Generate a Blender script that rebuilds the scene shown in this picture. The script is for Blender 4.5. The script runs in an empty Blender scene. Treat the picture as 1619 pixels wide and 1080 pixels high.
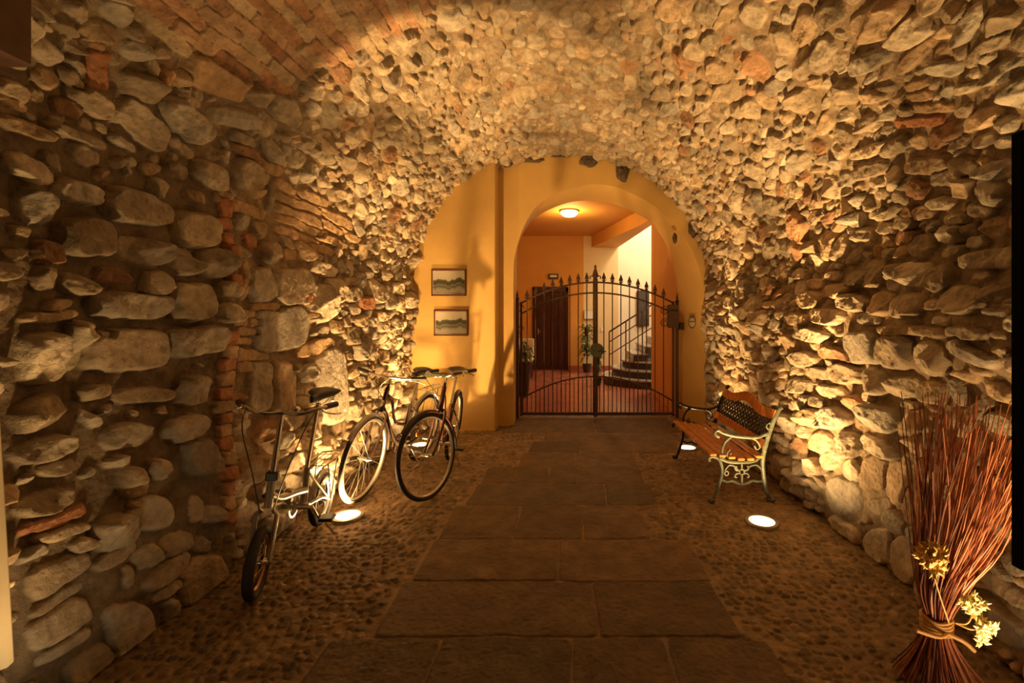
import bpy, math, random
import numpy as np
from mathutils import Vector, Matrix
R = math.radians
PI = math.pi
random.seed(7)
rng = np.random.default_rng(11)
C = bpy.context.scene.collection
FX, VX, VY, CAMH = 720.0, 900.0, 500.0, 1.5      # focal length in px, vanishing point, eye height

# ------------------------------------------------------------------ helpers
def newmesh(name, verts, faces, mat=None, parent=None, smooth=True, mats=None, fmat=None):
    me = bpy.data.meshes.new(name)
    me.from_pydata([tuple(v) for v in verts], [], [tuple(f) for f in faces])
    o = bpy.data.objects.new(name, me)
    C.objects.link(o)
    if mat: me.materials.append(mat)
    if smooth: me.polygons.foreach_set('use_smooth', [True] * len(me.polygons))
    if parent: o.parent = parent
    me.update()
    return o

class MB:
    """collects shapes, build() links them as one mesh"""
    def __init__(s): s.v = []; s.f = []
    def add(s, v, f):
        n = len(s.v); s.v += [tuple(p) for p in v]; s.f += [tuple(i + n for i in q) for q in f]
        return s
    def box(s, lo, hi, bev=0.0, M=None):
        x0, y0, z0 = lo; x1, y1, z1 = hi
        b = min(bev, (x1-x0)*.45, (y1-y0)*.45, (z1-z0)*.45)
        if b <= 0:
            v = [(x, y, z) for z in (z0, z1) for x, y in ((x0, y0), (x1, y0), (x1, y1), (x0, y1))]
            f = [(3,2,1,0), (4,5,6,7), (0,1,5,4), (1,2,6,5), (2,3,7,6), (3,0,4,7)]
        else:
            v = []; f = []
            def ring(z, i):
                return [(x0+i+b,y0+i,z),(x1-i-b,y0+i,z),(x1-i,y0+i+b,z),(x1-i,y1-i-b,z),(x1-i-b,y1-i,z),(x0+i+b,y1-i,z),(x0+i,y1-i-b,z),(x0+i,y0+i+b,z)]
            rs = [ring(z0, b*.9), ring(z0+b, 0), ring(z1-b, 0), ring(z1, b*.9)]
            for r in rs: v += r
            for k in range(3):
                for i in range(8):
                    j = (i+1) % 8; f.append((k*8+i, k*8+j, k*8+8+j, k*8+8+i))
            f.append(tuple(range(7, -1, -1))); f.append(tuple(range(24, 32)))
        if M is not None: v = [M @ Vector(p) for p in v]
        return s.add(v, f)
    def tube(s, pts, r, n=8, closed=False, flat=None):
        P = [Vector(p) for p in pts]; m = len(P)
        if m < 2: return s
        rr = r if hasattr(r, '__len__') else [r]*m
        T = []
        for i in range(m):
            if closed: t = P[(i+1) % m] - P[i-1]
            else: t = P[min(i+1, m-1)] - P[max(i-1, 0)]
            T.append(t.normalized() if t.length > 1e-9 else Vector((0, 0, 1)))
        a = Vector((0, 0, 1)) if abs(T[0].z) < .9 else Vector((1, 0, 0))
        nrm = (a - T[0]*a.dot(T[0])).normalized()
        v = []
        for i in range(m):
            nrm = (nrm - T[i]*nrm.dot(T[i])).normalized(); bi = T[i].cross(nrm)
            for k in range(n):
                an = 2*PI*k/n
                v.append(P[i] + (nrm*math.cos(an) + bi*math.sin(an)*(flat or 1))*rr[i])
        f = []
        for i in range(m if closed else m-1):
            j = (i+1) % m
            for k in range(n):
                l = (k+1) % n; f.append((i*n+k, i*n+l, j*n+l, j*n+k))
        if not closed: f.append(tuple(range(n-1, -1, -1))); f.append(tuple((m-1)*n+k for k in range(n)))
        return s.add(v, f)
    def lathe(s, prof, c=(0,0,0), n=24, axis='z', cap=True):
        v = []; f = []
        for r, z in prof:
            for k in range(n):
                a = 2*PI*k/n
                p = (r*math.cos(a), r*math.sin(a), z)
                if axis == 'y': p = (p[0], p[2], p[1])
                if axis == 'x': p = (p[2], p[0], p[1])
                v.append((c[0]+p[0], c[1]+p[1], c[2]+p[2]))
        for i in range(len(prof)-1):
            for k in range(n):
                l = (k+1) % n; f.append((i*n+k, i*n+l, (i+1)*n+l, (i+1)*n+k))
        if cap: f.append(tuple(range(n-1, -1, -1))); f.append(tuple((len(prof)-1)*n+k for k in range(n)))
        return s.add(v, f)
    def build(s, name, mat, parent=None, smooth=False, M=None):
        v = s.v if M is None else [M @ Vector(p) for p in s.v]
        o = newmesh(name, v, s.f, mat, parent, smooth=False)
        if smooth:
            me = o.data
            me.polygons.foreach_set('use_smooth', [True]*len(me.polygons))
            try: me.set_sharp_from_angle(angle=R(40))
            except Exception: pass
        return o

def curve(pts, k=8, closed=False):
    """Catmull-Rom through the points"""
    P = [Vector(p) for p in pts]; n = len(P); out = []
    for i in range(n if closed else n-1):
        p0 = P[i-1] if (closed or i > 0) else P[0]*2-P[1]
        p1 = P[i]; p2 = P[(i+1) % n]
        p3 = P[(i+2) % n] if (closed or i+2 < n) else P[-1]*2-P[-2]
        for j in range(k):
            t = j/k
            out.append(.5*((2*p1) + (p2-p0)*t + (2*p0-5*p1+4*p2-p3)*t*t + (3*p1-p0-3*p2+p3)*t**3))
    if not closed: out.append(P[-1])
    return out

def circle(c, r, n=32, plane='xz', a0=0, a1=2*PI, ends=False):
    out = []
    for k in range(n+1 if ends else n):
        a = a0 + (a1-a0)*k/n
        u, w = r*math.cos(a), r*math.sin(a)
        if plane == 'xz': out.append((c[0]+u, c[1], c[2]+w))
        elif plane == 'xy': out.append((c[0]+u, c[1]+w, c[2]))
        else: out.append((c[0], c[1]+u, c[2]+w))
    return out

def tag(o, label, cat, group=None, kind=None):
    if label: o['label'] = label
    if cat: o['category'] = cat
    if group: o['group'] = group
    if kind: o['kind'] = kind
    return o
def thing(name, label, cat, loc=(0,0,0), rz=0, group=None):
    o = bpy.data.objects.new(name, None); C.objects.link(o)
    o.location = loc; o.rotation_euler = (0, 0, rz); o.empty_display_size = .1
    return tag(o, label, cat, group)
def struct(o): o['kind'] = 'structure'; return o

# ------------------------------------------------------------------ materials
def mat(name, col=(.5,.5,.5), rough=.6, metal=0, var=0.0, scale=6, bump=0, bscale=40, attr=None, emit=None, estr=0, spec=.5, col2=None):
    m = bpy.data.materials.new(name); m.use_nodes = True
    nt = m.node_tree; b = nt.nodes['Principled BSDF']; L = nt.links
    b.inputs['Base Color'].default_value = (*col, 1); b.inputs['Roughness'].default_value = rough
    b.inputs['Metallic'].default_value = metal; b.inputs['Specular IOR Level'].default_value = spec
    tc = nt.nodes.new('ShaderNodeTexCoord')
    src = None
    if attr:
        at = nt.nodes.new('ShaderNodeAttribute'); at.attribute_name = attr; src = at.outputs['Color']
    if var > 0 or col2:
        nz = nt.nodes.new('ShaderNodeTexNoise'); nz.inputs['Scale'].default_value = scale; nz.inputs['Detail'].default_value = 6
        nz.inputs['Roughness'].default_value = .6
        L.new(tc.outputs['Object'], nz.inputs['Vector'])
        mx = nt.nodes.new('ShaderNodeMix'); mx.data_type = 'RGBA'
        if col2:
            rp = nt.nodes.new('ShaderNodeValToRGB'); rp.color_ramp.elements[0].position = .38; rp.color_ramp.elements[1].position = .62
            L.new(nz.outputs['Fac'], rp.inputs['Fac']); L.new(rp.outputs['Color'], mx.inputs['Factor'])
            mx.inputs['A'].default_value = (*col, 1); mx.inputs['B'].default_value = (*col2, 1)
        else:
            mr = nt.nodes.new('ShaderNodeMapRange'); mr.inputs['From Min'].default_value = .3; mr.inputs['From Max'].default_value = .7
            mr.inputs['To Min'].default_value = 1-var; mr.inputs['To Max'].default_value = 1+var
            L.new(nz.outputs['Fac'], mr.inputs['Value'])
            mx.blend_type = 'MULTIPLY'; mx.inputs['Factor'].default_value = 1
            if src: L.new(src, mx.inputs['A'])
            else: mx.inputs['A'].default_value = (*col, 1)
            cb = nt.nodes.new('ShaderNodeCombineColor')
            for ch in ('Red', 'Green', 'Blue'): L.new(mr.outputs['Result'], cb.inputs[ch])
            L.new(cb.outputs['Color'], mx.inputs['B'])
        src = mx.outputs['Result']
    if src: L.new(src, b.inputs['Base Color'])
    if bump > 0:
        n2 = nt.nodes.new('ShaderNodeTexNoise'); n2.inputs['Scale'].default_value = bscale; n2.inputs['Detail'].default_value = 5
        n2.inputs['Roughness'].default_value = .65
        L.new(tc.outputs['Object'], n2.inputs['Vector'])
        bp = nt.nodes.new('ShaderNodeBump'); bp.inputs['Strength'].default_value = 1; bp.inputs['Distance'].default_value = bump
        L.new(n2.outputs['Fac'], bp.inputs['Height']); L.new(bp.outputs['Normal'], b.inputs['Normal'])
    if emit:
        b.inputs['Emission Color'].default_value = (*emit, 1); b.inputs['Emission Strength'].default_value = estr
    return m

M = {}
M['stone'] = mat('rubble_stone', rough=.85, attr='tint', var=.32, scale=14, bump=.012, bscale=38, spec=.25)
M['floor'] = mat('floor_stone', rough=.62, attr='tint', var=.28, scale=9, bump=.004, bscale=60, spec=.35)
M['plaster'] = mat('yellow_plaster', (.70,.46,.16), rough=.75, var=.07, scale=2.2, bump=.004, bscale=9, spec=.3)
M['plaster_hall'] = mat('hall_plaster', (.70,.35,.075), rough=.75, var=.04, scale=2, bump=.002, bscale=9)
M['white_plaster'] = mat('pale_plaster', (.85,.80,.68), rough=.75, var=.03, scale=2)
M['iron'] = mat('wrought_iron', (.10,.055,.035), rough=.55, metal=.2, var=.3, scale=30)
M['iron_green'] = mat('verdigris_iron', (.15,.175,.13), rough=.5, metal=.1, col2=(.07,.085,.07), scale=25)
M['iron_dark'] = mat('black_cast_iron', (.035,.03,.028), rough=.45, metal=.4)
M['bench_wood'] = mat('orange_varnished_wood', (.55,.20,.05), rough=.3, var=.35, scale=18, bump=.001, bscale=60)
M['dark_wood'] = mat('dark_door_wood', (.055,.016,.010), rough=.35, var=.3, scale=8)
M['chrome'] = mat('chrome', (.75,.74,.70), rough=.22, metal=1)
M['alu'] = mat('brushed_aluminium', (.62,.60,.55), rough=.38, metal=1)
M['rubber'] = mat('black_rubber', (.025,.019,.015), rough=.7, bump=.001, bscale=150)
M['black'] = mat('black_plastic', (.02,.018,.018), rough=.4)
M['saddle'] = mat('black_vinyl', (.025,.02,.02), rough=.38)
M['dark_paint'] = mat('dark_bicycle_paint', (.035,.02,.018), rough=.25)
M['red_paint'] = mat('maroon_bicycle_paint', (.05,.022,.018), rough=.25)
M['silver_paint'] = mat('silver_bicycle_paint', (.50,.48,.44), rough=.3, metal=.7)
M['reflector'] = mat('orange_reflector', (.85,.22,.04), rough=.25)
M['rust'] = mat('rusty_rim', (.30,.15,.08), rough=.4, metal=.6)
M['lens'] = mat('lamp_lens', (1,.95,.8), rough=.3, emit=(1,.78,.42), estr=22)
M['ceil_lens'] = mat('ceiling_lamp_glass', (1,.95,.8), rough=.3, emit=(1,.66,.26), estr=12)
M['steel_ring'] = mat('steel_ring', (.45,.42,.36), rough=.35, metal=.9)
M['twig'] = mat('red_brown_twig', (.46,.16,.08), rough=.5, var=.45, scale=30)
M['twig_dark'] = mat('dark_twig', (.14,.04,.03), rough=.55, var=.45, scale=30)
M['raffia'] = mat('raffia_tie', (.62,.36,.13), rough=.6, var=.2, scale=40)
M['petal'] = mat('yellow_dried_petal', (.95,.86,.45), rough=.6, var=.2, scale=40)
M['petal2'] = mat('orange_dried_petal', (.95,.66,.22), rough=.6, var=.3, scale=40)
M['board_black'] = mat('matt_black_board', (.004,.004,.004), rough=.85, spec=.05)
M['board_cream'] = mat('cream_board', (.70,.62,.44), rough=.5, var=.06, scale=5)
M['brown_wood'] = mat('brown_timber', (.10,.05,.03), rough=.6, var=.3, scale=12)
M['frame_wood'] = mat('dark_red_frame', (.14,.035,.02), rough=.35)
M['tile'] = mat('red_floor_tile', (.34,.12,.08), rough=.25, var=.15, scale=3)
M['marble_dark'] = mat('dark_marble', (.06,.055,.06), rough=.2, var=.3, scale=6)
M['marble_light'] = mat('pale_marble', (.38,.35,.34), rough=.25, var=.1, scale=6)
M['leaf'] = mat('plant_leaf', (.10,.16,.04), rough=.45, var=.3, scale=10)
M['pot'] = mat('dark_pot', (.05,.03,.025), rough=.5)
M['sign_dark'] = mat('dark_sign', (.06,.03,.02), rough=.4)
M['paper'] = mat('white_paper', (.85,.83,.78), rough=.5)
M['mortar_patch'] = mat('exposed_dark_stone', (.12,.085,.06), rough=.9, var=.4, scale=20, bump=.01, bscale=30)

# ------------------------------------------------------------------ camera
cam = bpy.data.cameras.new('camera'); co = bpy.data.objects.new('camera', cam); C.objects.link(co)
co.location = (0, 0, CAMH); co.rotation_euler = (R(90), 0, 0)
cam.sensor_width = 36; cam.lens = 36*FX/1619
cam.shift_x = -(VX-809.5)/1619; cam.shift_y = -(540-VY)/1619
cam.clip_start = .05; cam.clip_end = 100
bpy.context.scene.camera = co

# ------------------------------------------------------------------ the vault: numpy stone field
XL, XR, SPR, XC, AX, BZ = -2.08, 1.92, 1.87, -.08, 2.0, 1.86
tt = np.linspace(0, PI, 2001)
ex = XC - AX*np.cos(tt); ez = SPR + BZ*np.sin(tt)
el = np.concatenate([[0], np.cumsum(np.hypot(np.diff(ex), np.diff(ez)))])
ELL = el[-1]; SEND = 2*SPR + ELL
def s_to_prof(s):
    """arc length -> x, z, inward normal x, z"""
    s = np.asarray(s, float)
    th = np.interp(s-SPR, el, tt)
    x = np.where(s < SPR, XL, np.where(s > SPR+ELL, XR, XC - AX*np.cos(th)))
    z = np.where(s < SPR, s, np.where(s > SPR+ELL, SEND-s, SPR + BZ*np.sin(th)))
    nx = np.cos(th)/AX; nz = -np.sin(th)/BZ
    l = np.hypot(nx, nz); nx = nx/l; nz = nz/l
    nx = np.where(s < SPR, 1, np.where(s > SPR+ELL, -1, nx)); nz = np.where((s < SPR) | (s > SPR+ELL), 0, nz)
    return x, z, nx, nz
def unproj(px, py):
    """the point of the vault seen at a pixel, as (s, Y)"""
    k = (px-VX)/FX; m = -(py-VY)/FX
    xs = XL if k < 0 else XR
    if abs(k) > 1e-6:
        Y = xs/k; h = CAMH + m*Y
        if h <= SPR: return (h if k < 0 else SEND-h), Y
    # ellipse ((kY-XC)/AX)^2 + ((CAMH+mY-SPR)/BZ)^2 = 1
    a = (k/AX)**2 + (m/BZ)**2
    b = 2*(-k*XC/AX**2 + m*(CAMH-SPR)/BZ**2)
    c = (XC/AX)**2 + ((CAMH-SPR)/BZ)**2 - 1
    Y = (-b + math.sqrt(max(b*b-4*a*c, 0)))/(2*a)
    x = k*Y; z = CAMH+m*Y
    th = math.acos(max(-1, min(1, (XC-x)/AX)))
    return SPR + float(np.interp(th, tt, el)), Y

_tab = np.random.default_rng(5).random((256, 256)).astype(np.float32)
def vn(x, y, f, seed=0):
    x = x*f + seed*17.3; y = y*f + seed*7.7
    xi = np.floor(x).astype(np.int64); yi = np.floor(y).astype(np.int64)
    u = x-xi; v = y-yi; u = u*u*(3-2*u); v = v*v*(3-2*v)
    a = _tab[xi & 255, yi & 255]; b = _tab[(xi+1) & 255, yi & 255]
    c = _tab[xi & 255, (yi+1) & 255]; d = _tab[(xi+1) & 255, (yi+1) & 255]
    return (a+(b-a)*u)*(1-v) + (c+(d-c)*u)*v - .5
def fbm(x, y, f, seed, n=4, g=.5):
    o = 0; a = 1
    for i in range(n): o = o + a*vn(x, y, f*2.03**i, seed+i*3); a *= g
    return o
def inpoly(px, py, poly):
    c = False; n = len(poly)
    for i in range(n):
        x1, y1 = poly[i]; x2, y2 = poly[(i+1) % n]
        if (y1 > py) != (y2 > py) and px < (x2-x1)*(py-y1)/(y2-y1)+x1: c = not c
    return c

class Field:
    def __init__(s, S, T):
        s.S, s.T = S, T
        G = np.meshgrid(S, T, indexing='ij'); s.g0, s.g1 = G
        sh = G[0].shape
        w = .012
        s.w0 = G[0] + w*2*vn(G[0], G[1], 9, 1) + .4*w*2*vn(G[0], G[1], 31, 2)
        s.w1 = G[1] + w*2*vn(G[0], G[1], 9, 3) + .4*w*2*vn(G[0], G[1], 31, 4)
        s.F1 = np.full(sh, 9., np.float32); s.F2 = np.full(sh, 9., np.float32); s.ID = np.full(sh, -1, np.int32)
        s.st = []
    def f1(s, a, b):
        i = min(max(np.searchsorted(s.S, a), 0), len(s.S)-1); j = min(max(np.searchsorted(s.T, b), 0), len(s.T)-1)
        return s.F1[i, j]
    def put(s, c, a, b, h, col, p=2.6, lim=1.18, bev=.38, flat=.0):
        """c centre, a/b half vectors in (s,t); h height; col colour"""
        det = a[0]*b[1]-a[1]*b[0]
        if abs(det) < 1e-9: return
        e = 1.45
        e0 = (abs(a[0])+abs(b[0]))*e; e1 = (abs(a[1])+abs(b[1]))*e
        i0, i1 = np.searchsorted(s.S, [c[0]-e0, c[0]+e0]); j0, j1 = np.searchsorted(s.T, [c[1]-e1, c[1]+e1])
        if i1 <= i0 or j1 <= j0: return
        sl = (slice(i0, i1), slice(j0, j1))
        ds = s.w0[sl]-c[0]; dt = s.w1[sl]-c[1]
        u = (b[1]*ds - b[0]*dt)/det; v = (-a[1]*ds + a[0]*dt)/det
        r = (np.abs(u)**p + np.abs(v)**p)**(1/p)
        r = r.astype(np.float32)
        k = len(s.st); s.st.append((h, *col, lim, bev, flat, rng.normal(0, .25), rng.normal(0, .25), c[0], c[1], max(.03, math.hypot(*a))))
        F1, F2, ID = s.F1[sl], s.F2[sl], s.ID[sl]
        m = r < F1
        F2[m] = F1[m]; F1[m] = r[m]; ID[m] = k
        m2 = (~m) & (r < F2); F2[m2] = r[m2]
    def finish(s, mortar, mort_amp=.012, lev=None):
        A = np.array(s.st, np.float32)
        ok = s.ID >= 0; I = np.maximum(s.ID, 0)
        h = A[I, 0]; lim = A[I, 4]; bev = A[I, 5]
        def sm(x): x = np.clip(x, 0, 1); return x*x*(3-2*x)
        e1 = np.clip((s.F2-s.F1)/bev, 0, 1)**.7; e2 = np.clip((lim-s.F1)/bev, 0, 1)**.55
        e = np.minimum(e1, e2); e = np.where(ok, e, 0)
        es = sm(e*1.1)
        q0 = (s.g0-A[I, 9])/A[I, 11]; q1 = (s.g1-A[I, 10])/A[I, 11]
        sx, sy = A[I, 7], A[I, 8]; fl_ = np.where(A[I, 6] > 0, .3, 1)
        pa = 1 + np.clip(1.5*(sx*q0+sy*q1), -.6, .6)*fl_                     # two facets per stone
        pb = 1.15 + np.clip(1.9*(-sy*q0*2+sx*q1) - .5*sx*q0, -.7, .7)*fl_
        face = np.minimum(pa, pb)
        rough = fbm(s.g0, s.g1, 13, 40, 5, .52)
        H = h*es*face*(1 + .34*rough*fl_) + .005*fbm(s.g0, s.g1, 50, 44, 2)*es
        mn = fbm(s.g0, s.g1, 12, 80, 4, .6)
        H = H + mn*mort_amp*(1-.6*es)
        below = np.zeros_like(H)
        if lev is not None:
            below = sm((lev-H)/.006); H = np.where(H < lev, lev+.25*(H-lev), H)
        mask = (sm((e-.12)/.3)*(1-.8*below))[..., None]
        col = A[I][..., 1:4]
        blot = (1 + .35*fbm(s.g0, s.g1, 6, 90, 3)[..., None])
        mc = np.array(mortar, np.float32)*(1+.3*mn[..., None])
        if lev is not None: mc = mc*(1-.38*np.clip((2.85-s.g1)/.1, 0, 1)*np.clip((SPR+1-s.g0)/.8, 0, 1))[..., None]   # shade of the deep joints in the near left pier, darkened into the mortar colour
        col = np.clip(col*blot*mask + mc*(1-mask), .01, .95)
        return H, col, es

def grid_mesh(name, X, Y, Z, col, material):
    n, m = X.shape
    co_ = np.stack([X, Y, Z], -1).reshape(-1, 3).astype(np.float32)
    i = np.arange(n-1)[:, None]*m + np.arange(m-1)[None]
    q = np.stack([i, i+m, i+m+1, i+1], -1).reshape(-1, 4).astype(np.int32)
    me = bpy.data.meshes.new(name)
    me.vertices.add(len(co_)); me.vertices.foreach_set('co', co_.ravel())
    me.loops.add(q.size); me.loops.foreach_set('vertex_index', q.ravel())
    me.polygons.add(len(q)); me.polygons.foreach_set('loop_start', np.arange(0, q.size, 4, dtype=np.int32))
    me.polygons.foreach_set('use_smooth', np.ones(len(q), bool))
    me.update(calc_edges=True)
    at = me.color_attributes.new('tint', 'FLOAT_COLOR', 'POINT')
    rgba = np.concatenate([col.reshape(-1, 3), np.ones((n*m, 1))], 1).astype(np.float32)
    at.data.foreach_set('color', rgba.ravel())
    me.materials.append(material)
    o = bpy.data.objects.new(name, me); C.objects.link(o)
    return struct(o)

def stonecol(warm=0.0):
    base = [(.50,.41,.30), (.44,.37,.28), (.56,.48,.37), (.40,.32,.23), (.47,.42,.35), (.52,.39,.26)][rng.integers(6)]
    if rng.random() < .035+warm: base = (.42,.25,.15)
    k = rng.uniform(.75, 1.15)
    return tuple(c*k for c in base)
def brickcol():
    b = [(.48,.26,.15), (.44,.25,.15), (.50,.34,.21), (.40,.20,.12), (.50,.38,.25)][rng.integers(5)]
    k = rng.uniform(.8, 1.1); return tuple(c*k for c in b)

# photo stones of the walls: (px, py, half length, half height, angle in the picture, kind)
LEFT = """160 114 16 27 8 r;228 200 50 27 40 f;145 163 38 19 33 s;122 218 52 10 22 s;193 229 25 8 27 s;35 205 42 14 20 s;64 255 17 15 10 s
35 268 38 18 20 s;78 85 28 16 45 s;20 96 30 9 26 s;225 140 31 22 18 s;265 125 9 19 5 s;292 128 12 15 0 s;182 260 14 8 -10 s;146 276 11 8 -15 s
20 140 28 13 28 s;60 150 15 10 20 s;112 45 22 9 45 s;118 75 16 12 30 s;72 40 20 6 40 s;130 25 24 11 45 s;20 160 25 8 25 s;120 130 25 9 40 s
299 194 45 25 38 s;376 190 37 14 8 s;352 130 47 22 25 b;415 155 20 18 30 s;452 175 25 21 30 s;330 278 28 20 20 s;276 270 20 14 20 s
290 235 26 10 38 s;241 295 15 14 10 s;300 310 17 11 20 s;393 275 22 25 5 s;398 245 32 9 38 s;388 222 20 10 25 s;434 268 16 9 20 b
393 333 27 9 20 b;427 310 24 7 100 s;376 350 10 15 0 s;408 362 14 13 0 s;290 363 34 27 3 f;346 328 8 12 0 r;338 352 12 9 0 r;345 378 12 9 5 r
392 380 9 11 0 r;485 310 36 7 22 b;483 327 38 6 22 b;480 344 38 6 22 b;482 360 40 6 22 b;470 375 34 6 20 b;530 345 30 7 25 b;530 363 28 6 25 b;525 382 26 6 23 b
550 372 22 6 28 b;500 392 24 6 20 b;460 300 20 8 25 b
200 330 57 28 10 s;105 302 37 18 18 s;30 328 32 29 18 s;103 373 39 30 3 f;190 396 41 21 14 s;253 412 24 24 0 s;306 415 22 25 10 s
180 482 65 21 3 s;216 446 22 19 10 s;140 434 23 14 5 s;80 450 25 17 20 s;38 400 21 18 0 s;30 440 15 20 0 s;55 485 22 9 -5 s;44 501 45 8 0 s
272 476 30 31 -4 f;332 458 18 14 0 s;331 496 15 16 0 s;280 540 44 23 -4 s;175 553 66 33 -3 f;30 565 34 42 0 s;85 548 14 36 0 s;130 527 15 7 5 s
402 450 22 27 -10 f;456 454 30 29 0 f;438 520 42 35 -8 f;407 612 16 39 0 f;441 610 15 39 0 f;378 440 33 5 100 s;412 485 22 7 3 b;372 494 17 6 5 b
390 510 10 8 0 b;372 510 10 6 5 b;383 525 17 6 0 b;380 541 15 6 0 b;392 563 26 8 2 b;382 580 12 8 0 b;422 400 18 19 0 s;476 397 14 17 0 s;454 402 9 9 0 b
344 404 13 15 2 r;346 443 14 11 2 r;347 536 13 10 0 r;349 557 14 10 -2 b;346 578 17 9 -3 r;344 600 19 9 -3 b;343 621 19 9 -4 r;339 642 18 9 -6 b
346 661 17 8 -7 r;345 682 16 9 -8 b;345 703 17 9 -10 r;346 725 16 9 -12 b;344 748 17 9 -14 r;345 770 16 9 -15 r;344 792 16 9 -17 b;345 815 16 9 -18 r
35 655 42 25 -22 s;40 713 46 19 -12 s;68 740 28 9 -13 s;15 755 17 8 -35 s;50 795 47 18 -18 s;58 825 52 7 -23 r;66 845 48 8 -20 s
175 690 38 18 -14 s;115 662 18 10 45 s;125 620 26 12 -8 s;205 625 47 13 -5 s;278 617 22 22 -10 s;268 676 33 18 -25 s;147 648 13 6 -8 s
186 762 22 24 0 s;165 731 23 9 -10 s;190 797 10 6 -10 s;218 812 32 27 -10 s;290 724 24 28 -10 f;228 742 14 16 0 s;285 805 10 22 0 s;310 815 18 14 -15 s
155 840 36 27 -20 s;158 880 38 12 -33 s;207 880 22 15 -30 s;251 859 24 17 -25 s;238 902 46 15 -36 s;292 862 13 12 0 s;298 920 37 41 -12 f
178 998 41 45 -8 f;175 910 8 17 0 s;240 932 27 8 -36 s;245 970 13 22 -10 s;65 905 58 20 -30 s;62 985 56 22 -30 f;60 948 50 8 -27 s;70 1022 46 9 -30 s
105 1052 42 20 -35 f;20 880 30 9 -20 s;100 860 18 9 -20 s;520 610 20 60 0 f;500 480 22 30 0 s;475 470 10 8 30 r;488 498 12 6 0 b;520 460 14 22 0 s;495 548 28 9 -15 b
575 480 10 9 0 r;505 425 20 11 15 s"""
RIGHT = """1385 35 46 28 -28 s;1440 50 26 22 -40 s;1376 95 38 15 -25 s;1443 92 38 9 -42 s;1503 20 24 18 -40 s;1560 80 46 11 -37 s;1578 38 34 19 -30 s
1592 112 40 13 -33 s;1515 83 12 11 -20 s;1493 108 25 15 5 s;1526 140 21 8 -15 s;1447 132 18 7 -16 b;1446 152 24 7 -12 b;1470 170 28 8 -5 b;1432 177 14 8 0 s
1451 195 33 8 -6 r;1376 196 13 15 0 s;1338 146 17 18 0 s;1400 138 16 7 0 s;1372 240 32 9 -20 s;1416 234 25 12 -25 s;1375 270 29 12 -20 s;1490 216 33 15 -35 s
1550 190 38 14 -25 s;1592 196 16 14 0 s;1556 221 20 9 -20 s;1590 225 14 9 0 s;1466 262 34 14 -6 s;1522 262 16 14 0 s;1523 298 17 18 10 s;1576 268 28 17 -10 s
1402 338 22 8 -32 s;1450 300 17 14 20 s;1438 335 10 10 0 s;1486 322 19 10 -5 s;1506 346 21 9 -5 s;1352 348 12 14 0 s;1368 376 11 13 0 s;1400 362 12 10 0 s
1438 377 13 10 0 s;1500 370 20 14 0 s;1528 363 13 8 0 s;1552 336 17 15 0 s;1575 408 43 16 -6 s;1386 432 15 23 0 s;1418 440 13 22 10 s;1455 434 22 21 0 s
1500 442 20 23 0 s;1356 440 17 12 -10 s;1362 478 21 15 15 s;1404 480 18 20 0 s;1450 484 29 20 0 s;1545 475 36 21 12 s;1595 465 20 14 0 s;1455 524 65 9 2 s
1562 527 36 10 0 s;1373 550 24 25 5 f;1426 556 30 27 0 s;1484 568 28 26 0 s;1562 560 42 13 20 s;1340 592 22 15 0 s;1383 605 23 18 40 s;1428 612 27 17 5 s
1478 622 22 18 10 s;1525 620 23 10 70 s;1556 647 26 12 -20 s;1386 662 26 21 25 s;1338 704 18 20 0 s;1386 710 39 11 35 s;1383 748 24 27 0 f;1345 742 12 18 -20 s
1335 785 24 30 -10 s;1440 668 18 18 0 s;1470 692 17 16 0 s;1395 862 20 28 -20 f;1335 842 32 17 36 s;1432 885 20 36 -20 f;1320 662 21 17 0 s;1300 700 18 16 20 s
1313 728 15 12 30 s;1392 800 17 14 0 s;1290 660 16 14 20 s;1315 620 20 10 20 s;1265 610 18 12 10 s;1415 760 18 40 -10 s;1450 800 18 34 -10 s
1300 590 24 9 8 s;1330 560 26 10 10 s;1280 570 22 13 5 s;1300 530 26 10 2 s;1320 500 28 12 5 s;1275 505 22 9 0 s;1290 475 20 13 10 s;1330 460 24 12 0 s;1600 930 60 14 33 s;1590 985 50 22 35 s;1540 960 30 14 35 s"""
def place_list(F, txt, hs):
    for it in txt.replace('\n', ';').split(';'):
        if not it.strip(): continue
        px, py, a, b, ang, kind = it.split(); px, py, a, b, ang = map(float, (px, py, a, b, ang))
        ca, sa = math.cos(R(ang)), math.sin(R(ang))
        c = unproj(px, py)
        pa1, pa0 = unproj(px+a*ca*.5, py+a*sa*.5), unproj(px-a*ca*.5, py-a*sa*.5)
        pb1, pb0 = unproj(px-b*sa*.5, py+b*ca*.5), unproj(px+b*sa*.5, py-b*ca*.5)
        va = (pa1[0]-pa0[0], pa1[1]-pa0[1]); vb = (pb1[0]-pb0[0], pb1[1]-pb0[1])
        size = min(math.hypot(*va), math.hypot(*vb))
        h = min(hs, .028 + size*.7)*rng.uniform(.8, 1.15)*(.45 if min(c[0], SEND-c[0]) < .55 else 1)
        if kind == 's': F.put(c, va, vb, h, stonecol(), p=rng.uniform(2.3, 3.4), lim=1.06, bev=.25)
        elif kind == 'f': F.put(c, va, vb, h*.8, stonecol(-.07), p=3.8, bev=.2, lim=1.06, flat=1)
        elif kind == 'b': F.put(c, va, vb, h*.7, (.48,.33,.2), p=6, bev=.25, flat=1)
        else: F.put(c, va, vb, h*.7, (.46,.22,.12), p=6, bev=.25, flat=1)

Y0, Y1 = .9, 6.26
T = np.exp(np.linspace(math.log(Y0), math.log(Y1), 800))
S = np.linspace(0, SEND, 1760)
F = Field(S, T)
place_list(F, LEFT, .085)
place_list(F, RIGHT, .08)
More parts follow.
